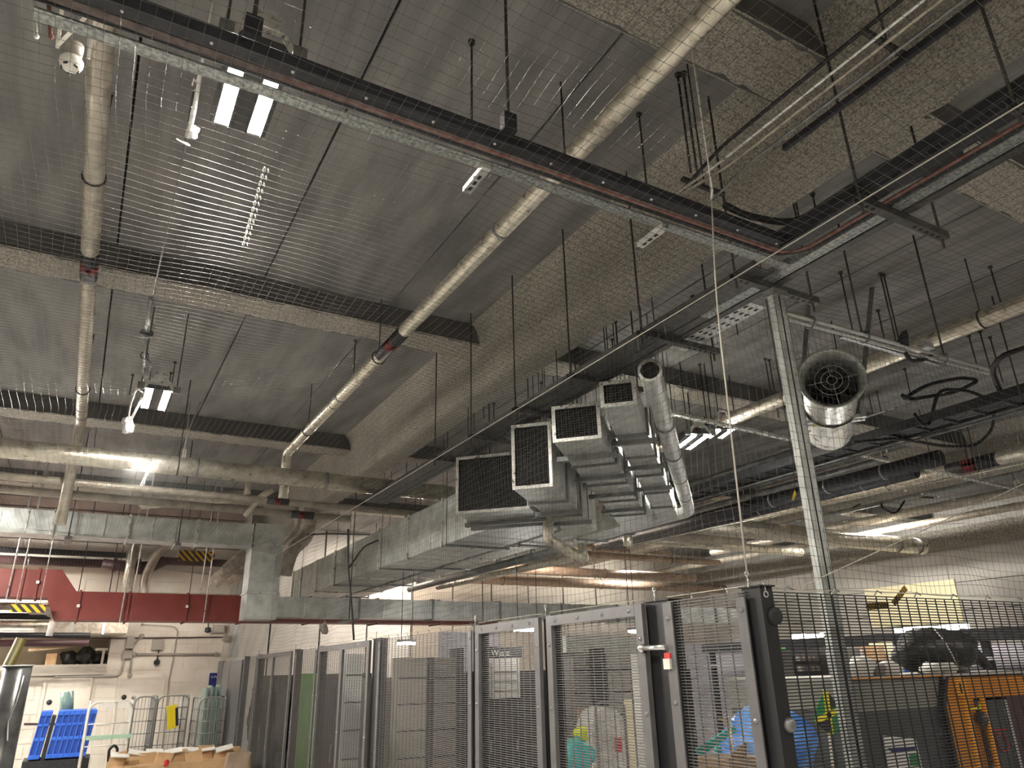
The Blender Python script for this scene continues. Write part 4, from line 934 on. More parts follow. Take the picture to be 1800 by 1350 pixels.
sign('hazard_board', [(a.x, 12.8, b.z), (b.x, 12.8, b.z), (b.x, 12.8, a.z), (a.x, 12.8, a.z)], 'hazard', 'yellow and black striped board below the red duct at far left', 'hazard board')
for xx in (px(325, 967, Y=14.8).x, px(366, 967, Y=14.8).x): MB().tube([(xx, 14.79, px(325, 967, Y=14.8).z), (xx, 14.79, ZC)], .008, 6).build('hanger_rod', 'rod', bpy.data.objects['hazard_board'])
for xx in (px(28, 1062, Y=12.8).x, px(70, 1062, Y=12.8).x): MB().tube([(xx, 12.79, px(28, 1062, Y=12.8).z), (xx, 12.79, ZC)], .006, 6).build('hanger_rod', 'galv_bright', bpy.data.objects['hazard_board.001'])
# lagged duct and pipes under the red duct
a, b = px(60, 1088, Y=14.6), px(200, 1118, Y=14.6)
t = thing('lagged_duct', (a.x, 14.8, b.z), 'whitish lagged duct box below the red duct at far left', 'duct')
MB().box(-.6, .75, 14.6, 15.4, 2.78, 3.08).build('box_body', 'lagging', t)
for xx in (-.1, .36):
    MB().box(xx, xx+.045, 14.58, 15.4, 2.76, 3.1).build('strap', 'galv', t); MB().tube([(xx+.02, 14.7, 3.1), (xx+.02, 14.7, ZC)], .008, 6).build('hanger_rod', 'rod', t)
for i, (z, r, m) in enumerate(((3.15, .06, 'foil_dull'), (3.0, .05, 'black_steel'), (2.88, .06, 'foil'), (2.72, .04, 'black_steel'), (2.6, .05, 'maroon'))):
    pipe('steel_pipe', [(-5, 14.2-.05*i, z), (-.3+(.5 if i > 2 else 0), 14.2-.05*i, z)], r, m, ('topmost pale', 'upper black', 'middle foil', 'lower black', 'lowest maroon')[i]+' pipe of the bundle at the far left edge')
pipe('stub_pipe', [(-.33, 13.9, 3.1), (-.36, 13.9, 2.7)], .05, 'white_wall', 'short cream upright pipe under the left hazard board')
MB().blob((-.25, 13.9, 3.1), .32, .12, .12, 18, 9, .35, 21).build('torn_netting', 'lagging', None, 'frayed clump of torn netting under the left hazard board', 'debris')
# junk on the ledge
MB().bar(px(50, 1143, Y=15.8), px(125, 1136, Y=15.8), .1, .05).build('plank', 'wood', None, 'wooden plank lying on the ledge above the left door', 'plank')
MB().box(px(82, 1150, Y=15.75).x, px(101, 1150, Y=15.75).x, 15.7, 15.9, 2.31, 2.5).build('carton', 'card', None, 'small brown carton on the ledge above the left door', 'box')
for i, (x0, x1, h) in enumerate(((108, 135, .12), (140, 160, .16), (165, 190, .1))):
    MB().blob((px((x0+x1)/2, 1155, Y=15.9).x, 15.95, 2.31+h), .13, .12, h, 12, 8, .25, 30+i).build('rubbish_bundle', 'black_bag', None, ('left', 'middle', 'right')[i]+' dark bundle of junk on the ledge', 'junk')
MB().box(px(168, 1140, Y=15.75).x, .54, 15.7, 15.78, 2.54, 2.58).box(.46, .5, 15.7, 15.78, 2.31, 2.54).build('timber', 'white_plastic', None, 'pale timber piece at the right end of the ledge', 'plank')
# leaning yellow pole and wrapped column at the left edge
pa, pb = px(38, 1122, Y=8.6), px(-30, 1260, Y=8.6)
MB().tube([(-.98, 8.7, 0), (pb.x, 8.6, pb.z), pa], .045, 10).build('leaning_pole', 'yellow_pole', None, 'mustard yellow pole leaning behind the wrapped column', 'pole')
t = thing('wrapped_column', (-.41, 8.0, 0), 'dark column wrapped in shiny film at the left edge', 'column')
cxp = px(20, 1250, Y=8.0).x-.02
MB().lathe((cxp, 8, 0), (0, 0, 1), [(.12, 0), (.115, 1.0), (.11, 2.18), (0, 2.18)], 20).build('column_body', 'wrap', t)
MB().ring((cxp, 8, 2.18), (0, 0, 1), .112, .006, 20, 5).build('rim', 'galv', t)
MB().tube([(cxp+.06, 7.9, 2.1), (cxp+.05, 7.89, 1.9), (cxp+.02, 7.885, 1.75), (cxp+.04, 7.885, 1.6)], .008, 6).build('film_streak', 'bright_metal', t)  # bright metal streak down the dark film
# conduits and boxes on the white wall
def wallpipe(pts, r, m, label, clips=True):
    P = [px(x, y, Y=15.5) for x, y in pts]; t = thing('wall_conduit', P[0], label, 'conduit')
    MB().tube(fillet(P, .1), r, 8).build('pipe_body', m, t)
    for p in (P[0], P[-1]): MB().lathe(p, (0, -1, 0), [(r*2, -.02), (r*2, .02), (0, .02)], 10).build('end_box', m, t)
    return t
wallpipe([(100, 1189), (190, 1188), (212, 1187), (217, 1165), (220, 1155)], .018, 'grey_box', 'conduit bending up beside the left wall door')
wallpipe([(235, 1150), (380, 1150)], .02, 'grey_box', 'thick straight conduit across the white wall')
wallpipe([(228, 1187), (233, 1135), (250, 1118)], .018, 'grey_box', 'conduit rising past the small wall box')
wallpipe([(250, 1098), (305, 1101), (312, 1108), (306, 1150), (297, 1195), (285, 1320)], .012, 'grey_box', 'thin conduit running down beside the second door')
wallpipe([(0, 1121), (200, 1122), (395, 1120)], .012, 'maroon', 'thin dark line of pipe across the top of the white wall')
for i, (x0, x1, y0, y1) in enumerate(((217, 231, 1144, 1157), (269, 286, 1124, 1142), (224, 234, 1118, 1140))):
    a, b = px(x0, y0, Y=15.48), px(x1, y1, Y=15.48)
    t = thing('wall_box', ((a.x+b.x)/2, 15.5, b.z), ('small grey switch box on the white wall', 'larger grey box high on the white wall', 'narrow grey box beside the rising conduit')[i], 'box')
    MB().box(a.x, b.x, 15.44, 15.56, b.z, a.z).build('box_body', 'grey_box', t)
    MB().box(a.x+.02, b.x-.02, 15.432, 15.44, b.z+.02, a.z-.02).build('cover', 'grey_box', t)
c = px(276, 1164, Y=15.5)
MB().lathe(c, (0, -1, 0), [(.05, -.06), (.05, .03), (.035, .06), (0, .07)], 16).tube([c, c+Vector((0, 0, .3))], .012, 6).build('wall_sounder', 'black_steel', None, 'round black sounder on the white wall', 'sounder')
c = px(366, 1103, Y=15.4)
MB().lathe(c, (0, 0, -1), [(0, 0), (.05, 0), (.06, .08), (0, .1)], 12).tube([c, c+Vector((0, .2, .3))], .012, 6).build('wall_camera', 'black_steel', None, 'small dark camera high on the white wall', 'camera')
a, b = px(376, 1098, Y=15.45), px(393, 1112, Y=15.45)
MB().box(a.x, b.x, 15.4, 15.56, b.z, a.z).box(b.x, b.x+.1, 15.42, 15.56, b.z-.15, b.z-.05).build('wall_box', 'grey_box', None, 'pale box at the top of the white wall beside the camera', 'box')
# blue sign with white lettering
a, b = px(369, 1183, Y=15.42), px(384, 1262, Y=15.42)
t = thing('wall_sign', (a.x+.4, 15.44, b.z), 'dark blue sign with white lettering on the white wall', 'sign')
MB().box(a.x, a.x+.36, 15.42, 15.44, b.z, a.z).build('board', 'blue_sign', t)
def text(s, loc, size, m, parent, rot=(math.pi/2, 0, 0)):
    cu = bpy.data.curves.new('lettering', 'FONT'); cu.body = s; cu.size = size; cu.extrude = .001
    o = bpy.data.objects.new('tmp', cu); COL.objects.link(o)
    dg = bpy.context.evaluated_depsgraph_get(); me = bpy.data.meshes.new_from_object(o.evaluated_get(dg)); bpy.data.objects.remove(o)
    me.materials.clear(); me.materials.append(M[m]); ob = bpy.data.objects.new('lettering', me); COL.objects.link(ob)
    ob.parent = parent; ob.location = Vector(loc)-ORG[parent.name]; ob.rotation_euler = rot; ORG[ob.name] = Vector(loc); return ob
text('St Pan', (a.x+.03, 15.417, a.z-.085), .05, 'white_tape', t)

# ------------------------------------------------------------------ roll cages, blue crates, cardboard
def roll_cage(x0, x1, y, top, m, label, nx=6, nz=9, depth=.75, closed=False):
    t = thing('roll_cage', ((x0+x1)/2, y, 0), label, 'roll cage', 'roll cages by the white wall')
    def frame(pa, pb, nm):
        pa, pb = Vector(pa), Vector(pb); h = Vector((0, 0, top-.25)); r = .09
        d = (pb-pa).normalized(); o = Vector((0, 0, .18))
        f = MB().tube(fillet([pa+o, pa+o+h-Vector((0, 0, .0)), pb+o+h, pb+o], .12, 5), .013, 8).build('side_frame', m, t)
        g = MB()
        for k in range(1, nx): q = pa.lerp(pb, k/nx)+o; g.tube([q, q+h], .006, 4)
        for k in range(1, nz): z = Vector((0, 0, (top-.25)*k/nz)); g.tube([pa+o+z, pb+o+z], .009, 4)
        g.build('wire_infill', m, t, kind='stuff')
    frame((x0, y, 0), (x1, y, 0), 'front'); frame((x0, y, 0), (x0, y+depth, 0), 'left'); frame((x1, y, 0), (x1, y+depth, 0), 'right')
    MB().box(x0-.02, x1+.02, y-.02, y+depth, .14, .18).build('base_deck', m, t)
    for cx_ in (x0+.08, x1-.08):
        for cy_ in (y+.08, y+depth-.08): MB().lathe((cx_, cy_-.02, .07), (0, 1, 0), [(0, 0), (.07, 0), (.07, .04), (0, .04)], 12).build('castor', 'black_rubber', t)
    return t
roll_cage(.315, .83, 12.0, 1.845, 'cage_white', 'white roll cage with green strip nearest the cardboard', 5, 6, depth=.6)
roll_cage(.98, 1.28, 13.9, 1.86, 'cage_wire', 'narrow grey roll cage just behind the white cage')
roll_cage(1.32, 1.78, 13.95, 1.86, 'cage_wire', 'grey roll cage with the yellow handset')
roll_cage(1.9, 2.3, 13.6, 1.82, 'cage_wire', 'roll cage holding glass sheets beside the fence end')
a, b = px(150, 1297, Y=11.97), px(245, 1296, Y=11.97)
MB().box(.33, .87, 11.965, 11.985, a.z-.03, a.z+.02).build('edge_strip', 'pale_green', None, 'pale green strip fixed across the white roll cage', 'strip')
for i, (x0, x1) in enumerate(((182, 200), (208, 226))):
    a, b = px(x0, 1234, Y=11.97), px(x1, 1244, Y=11.97); MB().box(a.x, b.x, 11.965, 11.985, b.z, a.z).build('paper_tag', 'paper', None, ('left', 'right')[i]+' white paper tag on the white roll cage', 'tag')
a = px(302, 1260, Y=13.88)
t = thing('handset', a, 'yellow handset hooked on the grey roll cage', 'handset')
MB().obox(a, (.07, 0, .015), (0, .04, 0), (-.03, 0, .17)).build('body', 'yellow', t); MB().obox(a+Vector((.07, -.01, 0)), (.02, 0, .004), (0, .045, 0), (-.02, 0, .13)).build('grip', 'black_rubber', t)
for i in range(4):
    x = 2.0+.07*i; MB().box(x, x+.03, 13.75, 14.2, .19, 1.9+.03*(i % 2)).build('glass_sheet', 'green_glass', None, ('first', 'second', 'third', 'fourth')[i]+' greenish glass sheet standing in the cage beside the fence', 'glass sheet')
MB().tube([px(117, 1262, Y=13.6), px(118, 1216, Y=13.6)], .09, 12).tube([(px(117, 1262, Y=13.6).x, 13.6, 0), px(117, 1262, Y=13.6)], .1, 12).build('wrapped_roll', 'green_glass', None, 'upright roll of greenish clear film behind the blue crates', 'roll')
hp = px(197, 1332, Y=11.7)
t = thing('pallet_truck', (hp.x, 11.75, 0), 'black pallet truck handle standing before the white roll cage', 'pallet truck')
MB().tube(fillet([hp+Vector((-.03, 0, -.14)), hp+Vector((-.05, 0, .1)), hp+Vector((0, 0, .15)), hp+Vector((.05, 0, .1)), hp+Vector((.03, 0, -.14))], .05), .018, 8).build('handle_loop', 'black_rubber', t)
MB().tube([(hp.x, 11.72, .15), hp+Vector((0, 0, -.13))], .022, 8).build('shaft', 'black_steel', t)
MB().box(hp.x-.15, hp.x+.15, 11.65, 11.85, .05, .2).build('drive_block', 'black_steel', t)
# folded blue crates hung side by side on a rail
def crate(x, label, w=.064):
    z0, z1 = 1.08, 1.66
    t = thing('folded_crate', (x, 13.0, z0), label, 'crate', 'row of folded blue crates')
    sl = lambda z: .06*(z-z0)/(z1-z0)
    def slab(a0, a1, za, zb, y, m='blue_plastic', d=.02, nm='rib'):
        MB().prism([(x+sl(za)+a0, y, za), (x+sl(za)+a1, y, za), (x+sl(zb)+a1, y, zb), (x+sl(zb)+a0, y, zb)], (0, d, 0)).build(nm, m, t)
    slab(0, w+.003, z0, z1-.01, 12.72, 'blue_dark', d=.7, nm='crate_body')
    slab(0, w, z1-.05, z1, 12.7, d=.74, nm='rim'); slab(0, w, z0, z0+.05, 12.7, d=.74, nm='base_rim')
    slab(0, w-.004, z0+.22, z0+.26, 12.705); slab(0, w-.004, z0+.4, z0+.43, 12.705); slab(0, .012, z0, z1, 12.704, nm='corner_rib')
    return t
for k in (0, 1, 3, 4, 5, 6, 7, 8, 9): crate(-.30+.068*k, ('first', 'second', '', 'third', 'fourth', 'fifth', 'sixth', 'seventh', 'eighth', 'ninth')[k]+' from the left of the folded blue plastic crates')
t = thing('crate_trolley', (0, 13, 0), 'dark trolley frame carrying the folded blue crates', 'trolley')
MB().bar((-.13, 13.0, 1.0), (-.08, 13.0, 1.6), .05, .6, (0, 1, 0)).build('upright', 'black_steel', t)
MB().box(-.35, .45, 12.66, 13.3, .9, 1.06).build('deck', 'black_steel', t)
for x in (-.3, .4):
    for y in (12.72, 13.24): MB().box(x-.03, x+.03, y-.03, y+.03, 0, .9).build('leg', 'black_steel', t)
MB().bar(px(42, 1273, Y=13.4), px(140, 1273, Y=13.4), .03, .03).build('rail', 'maroon', t)
# cardboard
t = thing('cardboard_stack', (1.3, 10.8, 0), 'big brown carton full of torn flattened cardboard at lower left', 'cardboard')
MB().box(.6, 2.2, 10.75, 11.6, 0, 1.08).build('carton', 'card', t)
rnd = random.Random(5)
for k in range(9):
    x = .62+.17*k; MB().obox((x+.06, 10.8+rnd.uniform(0, .3), 1.10+rnd.uniform(0, .05)), (.09, 0, rnd.uniform(-.02, .03)), (rnd.uniform(-.01, .01), .02, 0), (rnd.uniform(-.03, .03), .03, .09)).build('flap', 'card', t)
for k in range(7):
    x = .7+.2*k; MB().obox((x, 10.95+rnd.uniform(0, .3), 1.2), (.1, 0, rnd.uniform(-.02, .02)), (0, .06, .02), (0, -.002, .006)).build('torn_edge', 'paper', t)
MB().obox((2.0, 10.6, 1.08), (.13, 0, 0), (0, .1, 0), (.02, 0, .09)).build('carton_piece', 'warm_lit_pipe_card', t)
MB().blob((1.2, 10.7, 1.1), .03, .03, .04, 8, 6, .2, 2).build('red_wrapper', 'red_paper', t)

# ================================================================== inside the cage
def strip_light(x0, x1, y, z, label, m='led_strip'):
    t = thing('strip_light', ((x0+x1)/2, y, z), label, 'lamp')
    MB().box(x0, x1, y-.03, y+.03, z-.02, z+.02).build('light_strip', m, t)
    MB().box(x0, x1, y-.04, y+.04, z+.02, z+.05).build('housing', 'galv_dark', t)
    for x in (x0+.05, x1-.05): MB().tube([(x, y, z+.05), (x, y, ZC)], .005, 5).build('drop_rod', 'rod', t)
def shelf_unit(name, x0, x1, y0, y1, h, m, label, n=4):
    t = thing(name, ((x0+x1)/2, (y0+y1)/2, 0), label, 'cabinet')
    MB().box(x0, x1, y0+.02, y1, 0, h).build('body', m, t)
    w = (x1-x0)/n
    for k in range(n):
        d = MB().box(x0+w*k+.012, x0+w*(k+1)-.012, y0, y0+.02, .06, h-.04).build('door', m, t)
        MB().box(x0+w*(k+1)-.07, x0+w*(k+1)-.05, y0-.02, y0, h*.5, h*.5+.15).build('handle', 'bolt', d)
    return t
shelf_unit('locker', 3.4, 4.6, 9.6, 10.2, 2.0, 'taupe', 'taupe lockers seen through the wide fence panel', 3)
shelf_unit('locker', 4.75, 6.4, 9.7, 10.3, 2.05, 'dark_unit', 'black cabinets behind the second fence door', 4)
shelf_unit('locker', 6.6, 8.2, 9.7, 10.3, 2.15, 'taupe', 'taupe cabinets behind the nearest fence door', 4)
shelf_unit('locker', 8.3, 9.9, 9.6, 10.2, 2.0, 'dark_unit', 'black cabinet row behind the narrow near panel', 4)
a, b = px(868, 1158, Y=9.5), px(917, 1226, Y=9.5)
t = thing('notice_board', ((a.x+b.x)/2, 9.58, b.z), 'cream notice board behind the second fence door', 'notice board')
MB().box(a.x, b.x, 9.54, 9.70, b.z, a.z).build('board', 'paper', t)
for k in range(3): MB().box(a.x+.03, b.x-.05, 9.535, 9.54, b.z+.08+.12*k, b.z+.1+.12*k).build('print_line', 'taupe', t)
a, b = px(859, 1158, Y=9.5), px(865, 1226, Y=9.5); MB().box(a.x, b.x, 9.54, 9.70, b.z, a.z).build('paper_strip', 'paper', None, 'narrow cream strip left of the notice board', 'paper')
a, b = px(814, 1160, Y=9.3), px(820, 1230, Y=9.3); MB().box(a.x, b.x, 9.53, 9.62, b.z, a.z).build('paper_strip', 'paper', None, 'narrow pale strip behind the left edge of the second door', 'paper')
a, b = px(697, 1131, Y=10.5), px(727, 1139, Y=10.5); strip_light(a.x, b.x, 10.45, a.z, 'short pale strip with added glow behind the wide fence panel', 'pale_strip_glow')  # the strip is merely pale; its glow is added
for i, (x0, x1, y, m) in enumerate(((905, 950, 1107, 'led_strip'), (1104, 1122, 1110, 'led_strip'))):
    a, b = px(x0, y, Y=9.4), px(x1, y, Y=9.4)
    strip_light(a.x, b.x, 9.4, a.z, ('lit strip light behind the second fence door', 'lit strip light behind the nearest fence door')[i])
MB().box(4.65, 5.6, 10.35, 10.45, 0, 2.6).build('partition', 'lilac', None, 'pale partition wall behind the black cabinets', 'partition')
MB().box(6.5, 8.3, 10.35, 10.45, 0, 2.5).build('partition', 'grey_wall', None, 'grey partition wall behind the taupe cabinets', 'partition')
MB().box(8.4, 12.5, 11.0, 11.1, 0, 2.45).build('partition', 'lilac', None, 'lilac partition wall behind the narrow near panel', 'partition')
MB().box(2.75, 2.78, 9.85, 11.05, 0, 2.07).build('green_sheet', 'green_screen', None, 'bright green sheet standing behind the far mesh panel', 'sheet')
for i, (y0, y1) in enumerate(((10.3, 11.9), (12.0, 13.5), (13.6, 15.2))):
    t = thing('storage_rack', (3.4, (y0+y1)/2, 0), ('nearest', 'middle', 'farthest')[i]+' dark storage cabinet along the inside of the far fence', 'cabinet')
    MB().box(3.15, 3.6, y0, y1, 0, 2.06).build('body', 'dark_unit', t)
    for k in range(3):
        d = MB().box(3.13, 3.15, y0+.02+(y1-y0)*k/3, y0-.02+(y1-y0)*(k+1)/3, .08, 2.02).build('door', 'dark_unit', t)
        MB().box(3.11, 3.13, y0+.08+(y1-y0)*k/3, y0+.1+(y1-y0)*k/3, 1.0, 1.2).build('handle', 'bolt', d)
a, b = px(850, 1137, Y=9.62), px(918, 1156, Y=9.62)
t = thing('cabinet_sign', ((a.x+b.x)/2, 9.66, b.z), 'black sign strip with pale lettering above the notice board', 'sign')
MB().box(a.x, b.x, 9.62, 9.72, b.z, a.z).build('board', 'flag_black', t); text('Waste', (a.x+.12, 9.615, b.z+.03), .11, 'galv_bright', t)
# merchandise silhouettes behind the far door
for k in range(6):
    x = 2.72+.12*(k % 2); y = 11.4+.5*k
    MB().blob((x, y, 1.5), .09, .1, .42, 10, 9, .3, 50+k).tube([(x, y, 0), (x, y, 1.2)], .02, 6).build('wrapped_bundle', 'wrap', None, ('nearest', 'second', 'third', 'fourth', 'fifth', 'farthest')[k]+' shiny wrapped bundle behind the far double door', 'bundle')
COLS = [(690, 738, 1157, 9.5, 'beige_wall', 'cream'), (741, 750, 1157, 9.5, 'dark_unit', 'narrow black'), (752, 788, 1157, 9.5, 'taupe', 'taupe'), (790, 801, 1140, 9.5, 'dark_unit', 'second narrow black'), (600, 627, 1150, 9.4, 'pale_panel', 'pale wrapped'),
        (990, 1020, 1148, 9.6, 'taupe', 'brown grey'), (1022, 1045, 1140, 9.55, 'dark_unit', 'broad black'), (1048, 1092, 1148, 9.6, 'grey_wall', 'grey beige')]
for x0, x1, yt, Yv, m, nm in COLS:
    a, b = px(x0, yt, Y=Yv), px(x1, yt, Y=Yv)
    t = thing('stock_column', ((a.x+b.x)/2, Yv, 0), nm+' upright stock column seen through the '+('wide fence panel' if x0 > 680 and x0 < 820 else 'double mesh door' if x0 < 680 else 'nearest mesh door'), 'column')
    MB().box(a.x, b.x, Yv-.25, Yv+.0, 0, a.z).build('column_body', m, t)
    for k in range(4): MB().box(a.x-.005, b.x+.005, Yv-.256, Yv-.25, a.z-.25-.3*k, a.z-.235-.3*k).build('seam', 'dark_unit', t)
a, b = px(985, 1118, Y=9.5), px(1092, 1147, Y=9.5)
MB().box(a.x, b.x, 9.35, 9.62, b.z, a.z).build('header_board', 'pale_green_board', None, 'long pale board above the columns behind the nearest door', 'board')
# trolley with wrapped drum
ca, cb = px(1045, 1235, Y=7.0), px(1105, 1345, Y=7.0)
t = thing('wire_trolley', ((ca.x+cb.x)/2, 7.3, 0), 'wire trolley behind the nearest fence door', 'trolley')
for y in (7.0, 7.6):
    MB().tube(fillet([(ca.x, y, .1), (ca.x, y, ca.z), (cb.x, y, ca.z), (cb.x, y, .1)], .1), .012, 8).build('frame', 'cage_wire', t)
g = MB()
for k in range(1, 6):
    x = ca.x+(cb.x-ca.x)*k/6; g.tube([(x, 7.0, .2), (x, 7.0, ca.z)], .004, 4)
for k in range(1, 8): g.tube([(ca.x, 7.0, .2+ (ca.z-.2)*k/8), (cb.x, 7.0, .2+(ca.z-.2)*k/8)], .004, 4)
g.build('wire_infill', 'cage_wire', t, kind='stuff')
MB().box(ca.x, cb.x, 7.0, 7.6, .1, .15).build('base_deck', 'cage_wire', t)
cm = (ca.x+cb.x)/2+.06
t = thing('wrapped_drum', (cm, 7.3, .16), 'pale wrapped bundle with red label inside the wire trolley', 'bundle')
MB().prism([(cm+.23*math.cos(q*math.pi/12), 7.12, ca.z-.32+.26*math.sin(q*math.pi/12)) for q in range(13)]+[(cm-.23, 7.12, .16), (cm+.23, 7.12, .16)], (0, .3, 0)).build('bundle_body', 'paper', t)
MB().box(cm+.06, cm+.15, 7.1, 7.12, ca.z-.5, ca.z-.36).build('label', 'red_paper', t)
MB().bar(px(1103, 1230, Y=7.1), px(1112, 1350, Y=7.1), .1, .03, (0, 1, 0)).bar((px(1108, 1350, Y=7.1).x, 7.1, 0), px(1112, 1350, Y=7.1), .1, .03, (0, 1, 0)).build('cream_board', 'cream_board', None, 'tall cream board leaning right of the wire trolley', 'board')
for i, (x, y0, y1) in enumerate(((1123, 1150, 1350), (1131, 1120, 1350))):
    a, b = px(x-4, y0, Y=6.2), px(x+4, y0, Y=6.2)
    MB().box(a.x, b.x, 6.2, 6.3, 0, a.z).build('stacked_paper', 'paper' if i == 0 else 'taupe', None, ('left pale', 'right grey')[i]+' column of stacked packs at the edge of the nearest door', 'stack')
def bag(c, rx, ry, rz, m, label, seed, jit=.12, base=True, cat='bag', name='plastic_bag', knot=None):
    c = Vector(c); t = thing(name, (c.x, c.y, c.z-rz), label, cat)
    MB().blob(c, rx, ry, rz, 22, 14, jit, seed).build('bag_body', m, t)
    MB().tube([c+Vector((rx*.1, 0, rz*.8)), c+Vector((rx*.2, 0, rz*1.12))], [rx*.28, rx*.1], 8).build('knot', m, t)
    return t
def stand(x0, x1, y0, y1, h, m, label, name='packing_table'):
    t = thing(name, ((x0+x1)/2, (y0+y1)/2, 0), label, 'table')
    MB().box(x0, x1, y0, y1, h-.04, h).build('top', m, t)
    for x in (x0+.05, x1-.05):
        for y in (y0+.05, y1-.05): MB().box(x-.025, x+.025, y-.025, y+.025, 0, h-.04).build('leg', 'black_steel', t)
c = px(1012, 1318, Y=5.6)
stand(c.x-.4, c.x+.35, 5.3, 5.9, .95, 'wood', 'wooden packing table behind the nearest door')
bag((c.x, 5.6, c.z-.05), .13, .15, .14, 'teal_bag', 'teal plastic bag beside the wire trolley', 3)
bag((c.x+.03, 5.45, 1.10), .2, .14, .16, 'blue_bag', 'blue plastic bag below the teal bag', 4)
c2 = px(1022, 1290, Y=5.6); MB().blob(c2, .06, .06, .06, 12, 8, .2, 5).tube([c2, c2-Vector((0, 0, .15))], .03, 6).build('hi_vis_vest', 'yellow_vest', None, 'yellow hi vis cloth on top of the teal bag', 'cloth')
c3 = px(1075, 1352, Y=5.6); bag((c3.x, 5.6, 1.05), .12, .12, .12, 'teal_bag', 'second teal bag at the bottom of the nearest door', 6)
c4 = px(1033, 1262, Y=8.6); MB().box(c4.x-.1, c4.x+.1, 8.5, 8.7, 0, c4.z+.1).build('brown_box', 'card', None, 'tall brown carton far behind the teal bag', 'box')
# bags and boxes near the corner
stand(2.9, 4.4, 2.75, 3.75, 1.30, 'wood', 'wooden sorting table right behind the fence corner', 'sorting_table')
cb_ = px(1360, 1290, Y=3.35)
bag((cb_.x, 3.4, 1.58), .27, .24, .26, 'blue_bag', 'large bright blue bag behind the fence corner post', 12, .1)
c = px(1305, 1320, Y=3.0); t = thing('carton', (c.x, 3.05, 1.30), 'open brown carton with red print in front of the blue bags', 'box')
MB().box(c.x-.12, c.x+.12, 2.98, 3.2, 1.30, 1.62).build('carton_body', 'card', t)
MB().prism([(c.x-.12, 2.98, 1.62), (c.x+.0, 2.98, 1.62), (c.x-.06, 2.9, 1.7), (c.x-.12, 2.9, 1.68)], (0, .01, 0)).build('flap', 'card', t)
MB().blob((c.x-.04, 2.97, 1.52), .06, .012, .05, 10, 7, .2, 3).build('print', 'red_paper', t)
c = px(1250, 1335, Y=2.9)
t = thing('paper_sack', (c.x, 2.95, 1.3), 'white sack with red print at the bottom of the near panel', 'sack')
MB().blob((c.x, 2.98, 1.44), .17, .1, .14, 16, 10, .15, 8).build('sack_body', 'paper', t)
MB().blob((c.x+.02, 2.885, 1.46), .06, .012, .035, 10, 7, .1, 8).build('print', 'red_paper', t)
MB().prism([px(1225, 1318, Y=3.3), px(1290, 1275, Y=3.3), px(1296, 1285, Y=3.3), px(1232, 1330, Y=3.3)], (0, .02, 0)).tube([px(1260, 1305, Y=3.35), (px(1260, 1305, Y=3.35).x, 3.35, 1.3)], .02, 6).build('teal_strap', 'teal_bag', None, 'sloping teal plastic sheet left of the blue bags', 'sheet')
MB().prism([px(1266, 1262, Y=3.1), px(1284, 1266, Y=3.1), px(1284, 1274, Y=3.1)], (0, .02, 0)).tube([px(1282, 1268, Y=3.11), (px(1282, 1268, Y=3.11).x, 3.11, 1.3)], .006, 5).build('paper_scrap', 'cream_board', None, 'pointed cream paper scrap beside the left blue bag', 'paper')
# flag
F = lambda x, y: px(x, y, Y=3.45)
t = thing('flag', F(1455, 1290), 'green yellow and black flag hanging by the grey machine', 'flag')
MB().prism([F(1450, 1216), F(1472, 1240), F(1478, 1270), F(1470, 1292), F(1458, 1290), F(1432, 1268), F(1438, 1240)], (0, .01, 0)).build('green_cloth', 'flag_green', t)
MB().prism([F(1446, 1214), F(1454, 1214), F(1464, 1292), F(1456, 1292)], (0, -.008, 0)).prism([F(1433, 1262), F(1474, 1243), F(1477, 1252), F(1434, 1272)], (0, -.008, 0)).build('yellow_cross', 'flag_yellow', t)
MB().prism([F(1455, 1218), F(1471, 1240), F(1459, 1246)], (0, -.009, 0)).build('black_field', 'flag_black', t)
MB().prism([F(1434, 1273), F(1455, 1264), F(1458, 1290)], (0, -.009, 0)).build('black_field', 'flag_black', t)
MB().tube([F(1448, 1212), (F(1455, 1290).x, 3.46, 1.30)], .008, 6).build('flag_pole', 'white_plastic', t)
# baler
t = thing('baling_machine', (6.0, 4.2, 0), 'grey and orange baling machine behind the right fence', 'machine')
Bx = lambda x, y: px(x, y, Y=3.8)
zt = 1.93
xa, xb, xc = Bx(1492, 1195).x, Bx(1658, 1195).x, Bx(1800, 1195).x+.6
MB().box(xa, xb-.05, 3.8, 5.0, 1.72, zt).build('upper_hood', 'machine_grey', t)
MB().box(xa, xb-.08, 3.8, 5.0, 0, 1.715).build('lower_body', 'machine_dark', t)
MB().prism([(xb-.13, 3.76, 1.73), (xb-.02, 3.76, zt-.02), (xb+.08, 3.76, zt-.02), (xb+.12, 3.76, 1.8), (xb+.12, 3.76, 0), (xb-.13, 3.76, 0)], (0, 1.2, 0)).build('side_frame', 'machine_orange', t)
MB().prism([(xb-.15, 3.75, 1.73), (xb-.04, 3.75, zt), (xb+.0, 3.75, zt), (xb-.11, 3.75, 1.72), (xb-.11, 3.75, 0), (xb-.15, 3.75, 0)], (0, .06, 0)).build('edge_seal', 'black_rubber', t)
MB().box(xb+.06, xb+.2, 3.74, 3.8, zt-.15, zt-.01).build('bracket_plate', 'orange_bright', t)
MB().box(xb+.10, xb+.115, 3.735, 3.742, zt-.12, zt-.05).build('slot', 'gap', t)
MB().box(xb+.12, xc, 3.85, 4.9, zt-.17, zt-.01).build('top_beam', 'machine_orange', t)
for x in (xb+.14, xb+.40): MB().tube([(x, 3.76, 0), (x, 3.76, zt-.16)], .022, 8).build('upright_tube', 'orange_bright', t)
MB().box(xb+.18, xb+.38, 3.82, 4.8, 0, zt-.17).build('orange_panel', 'machine_orange', t)
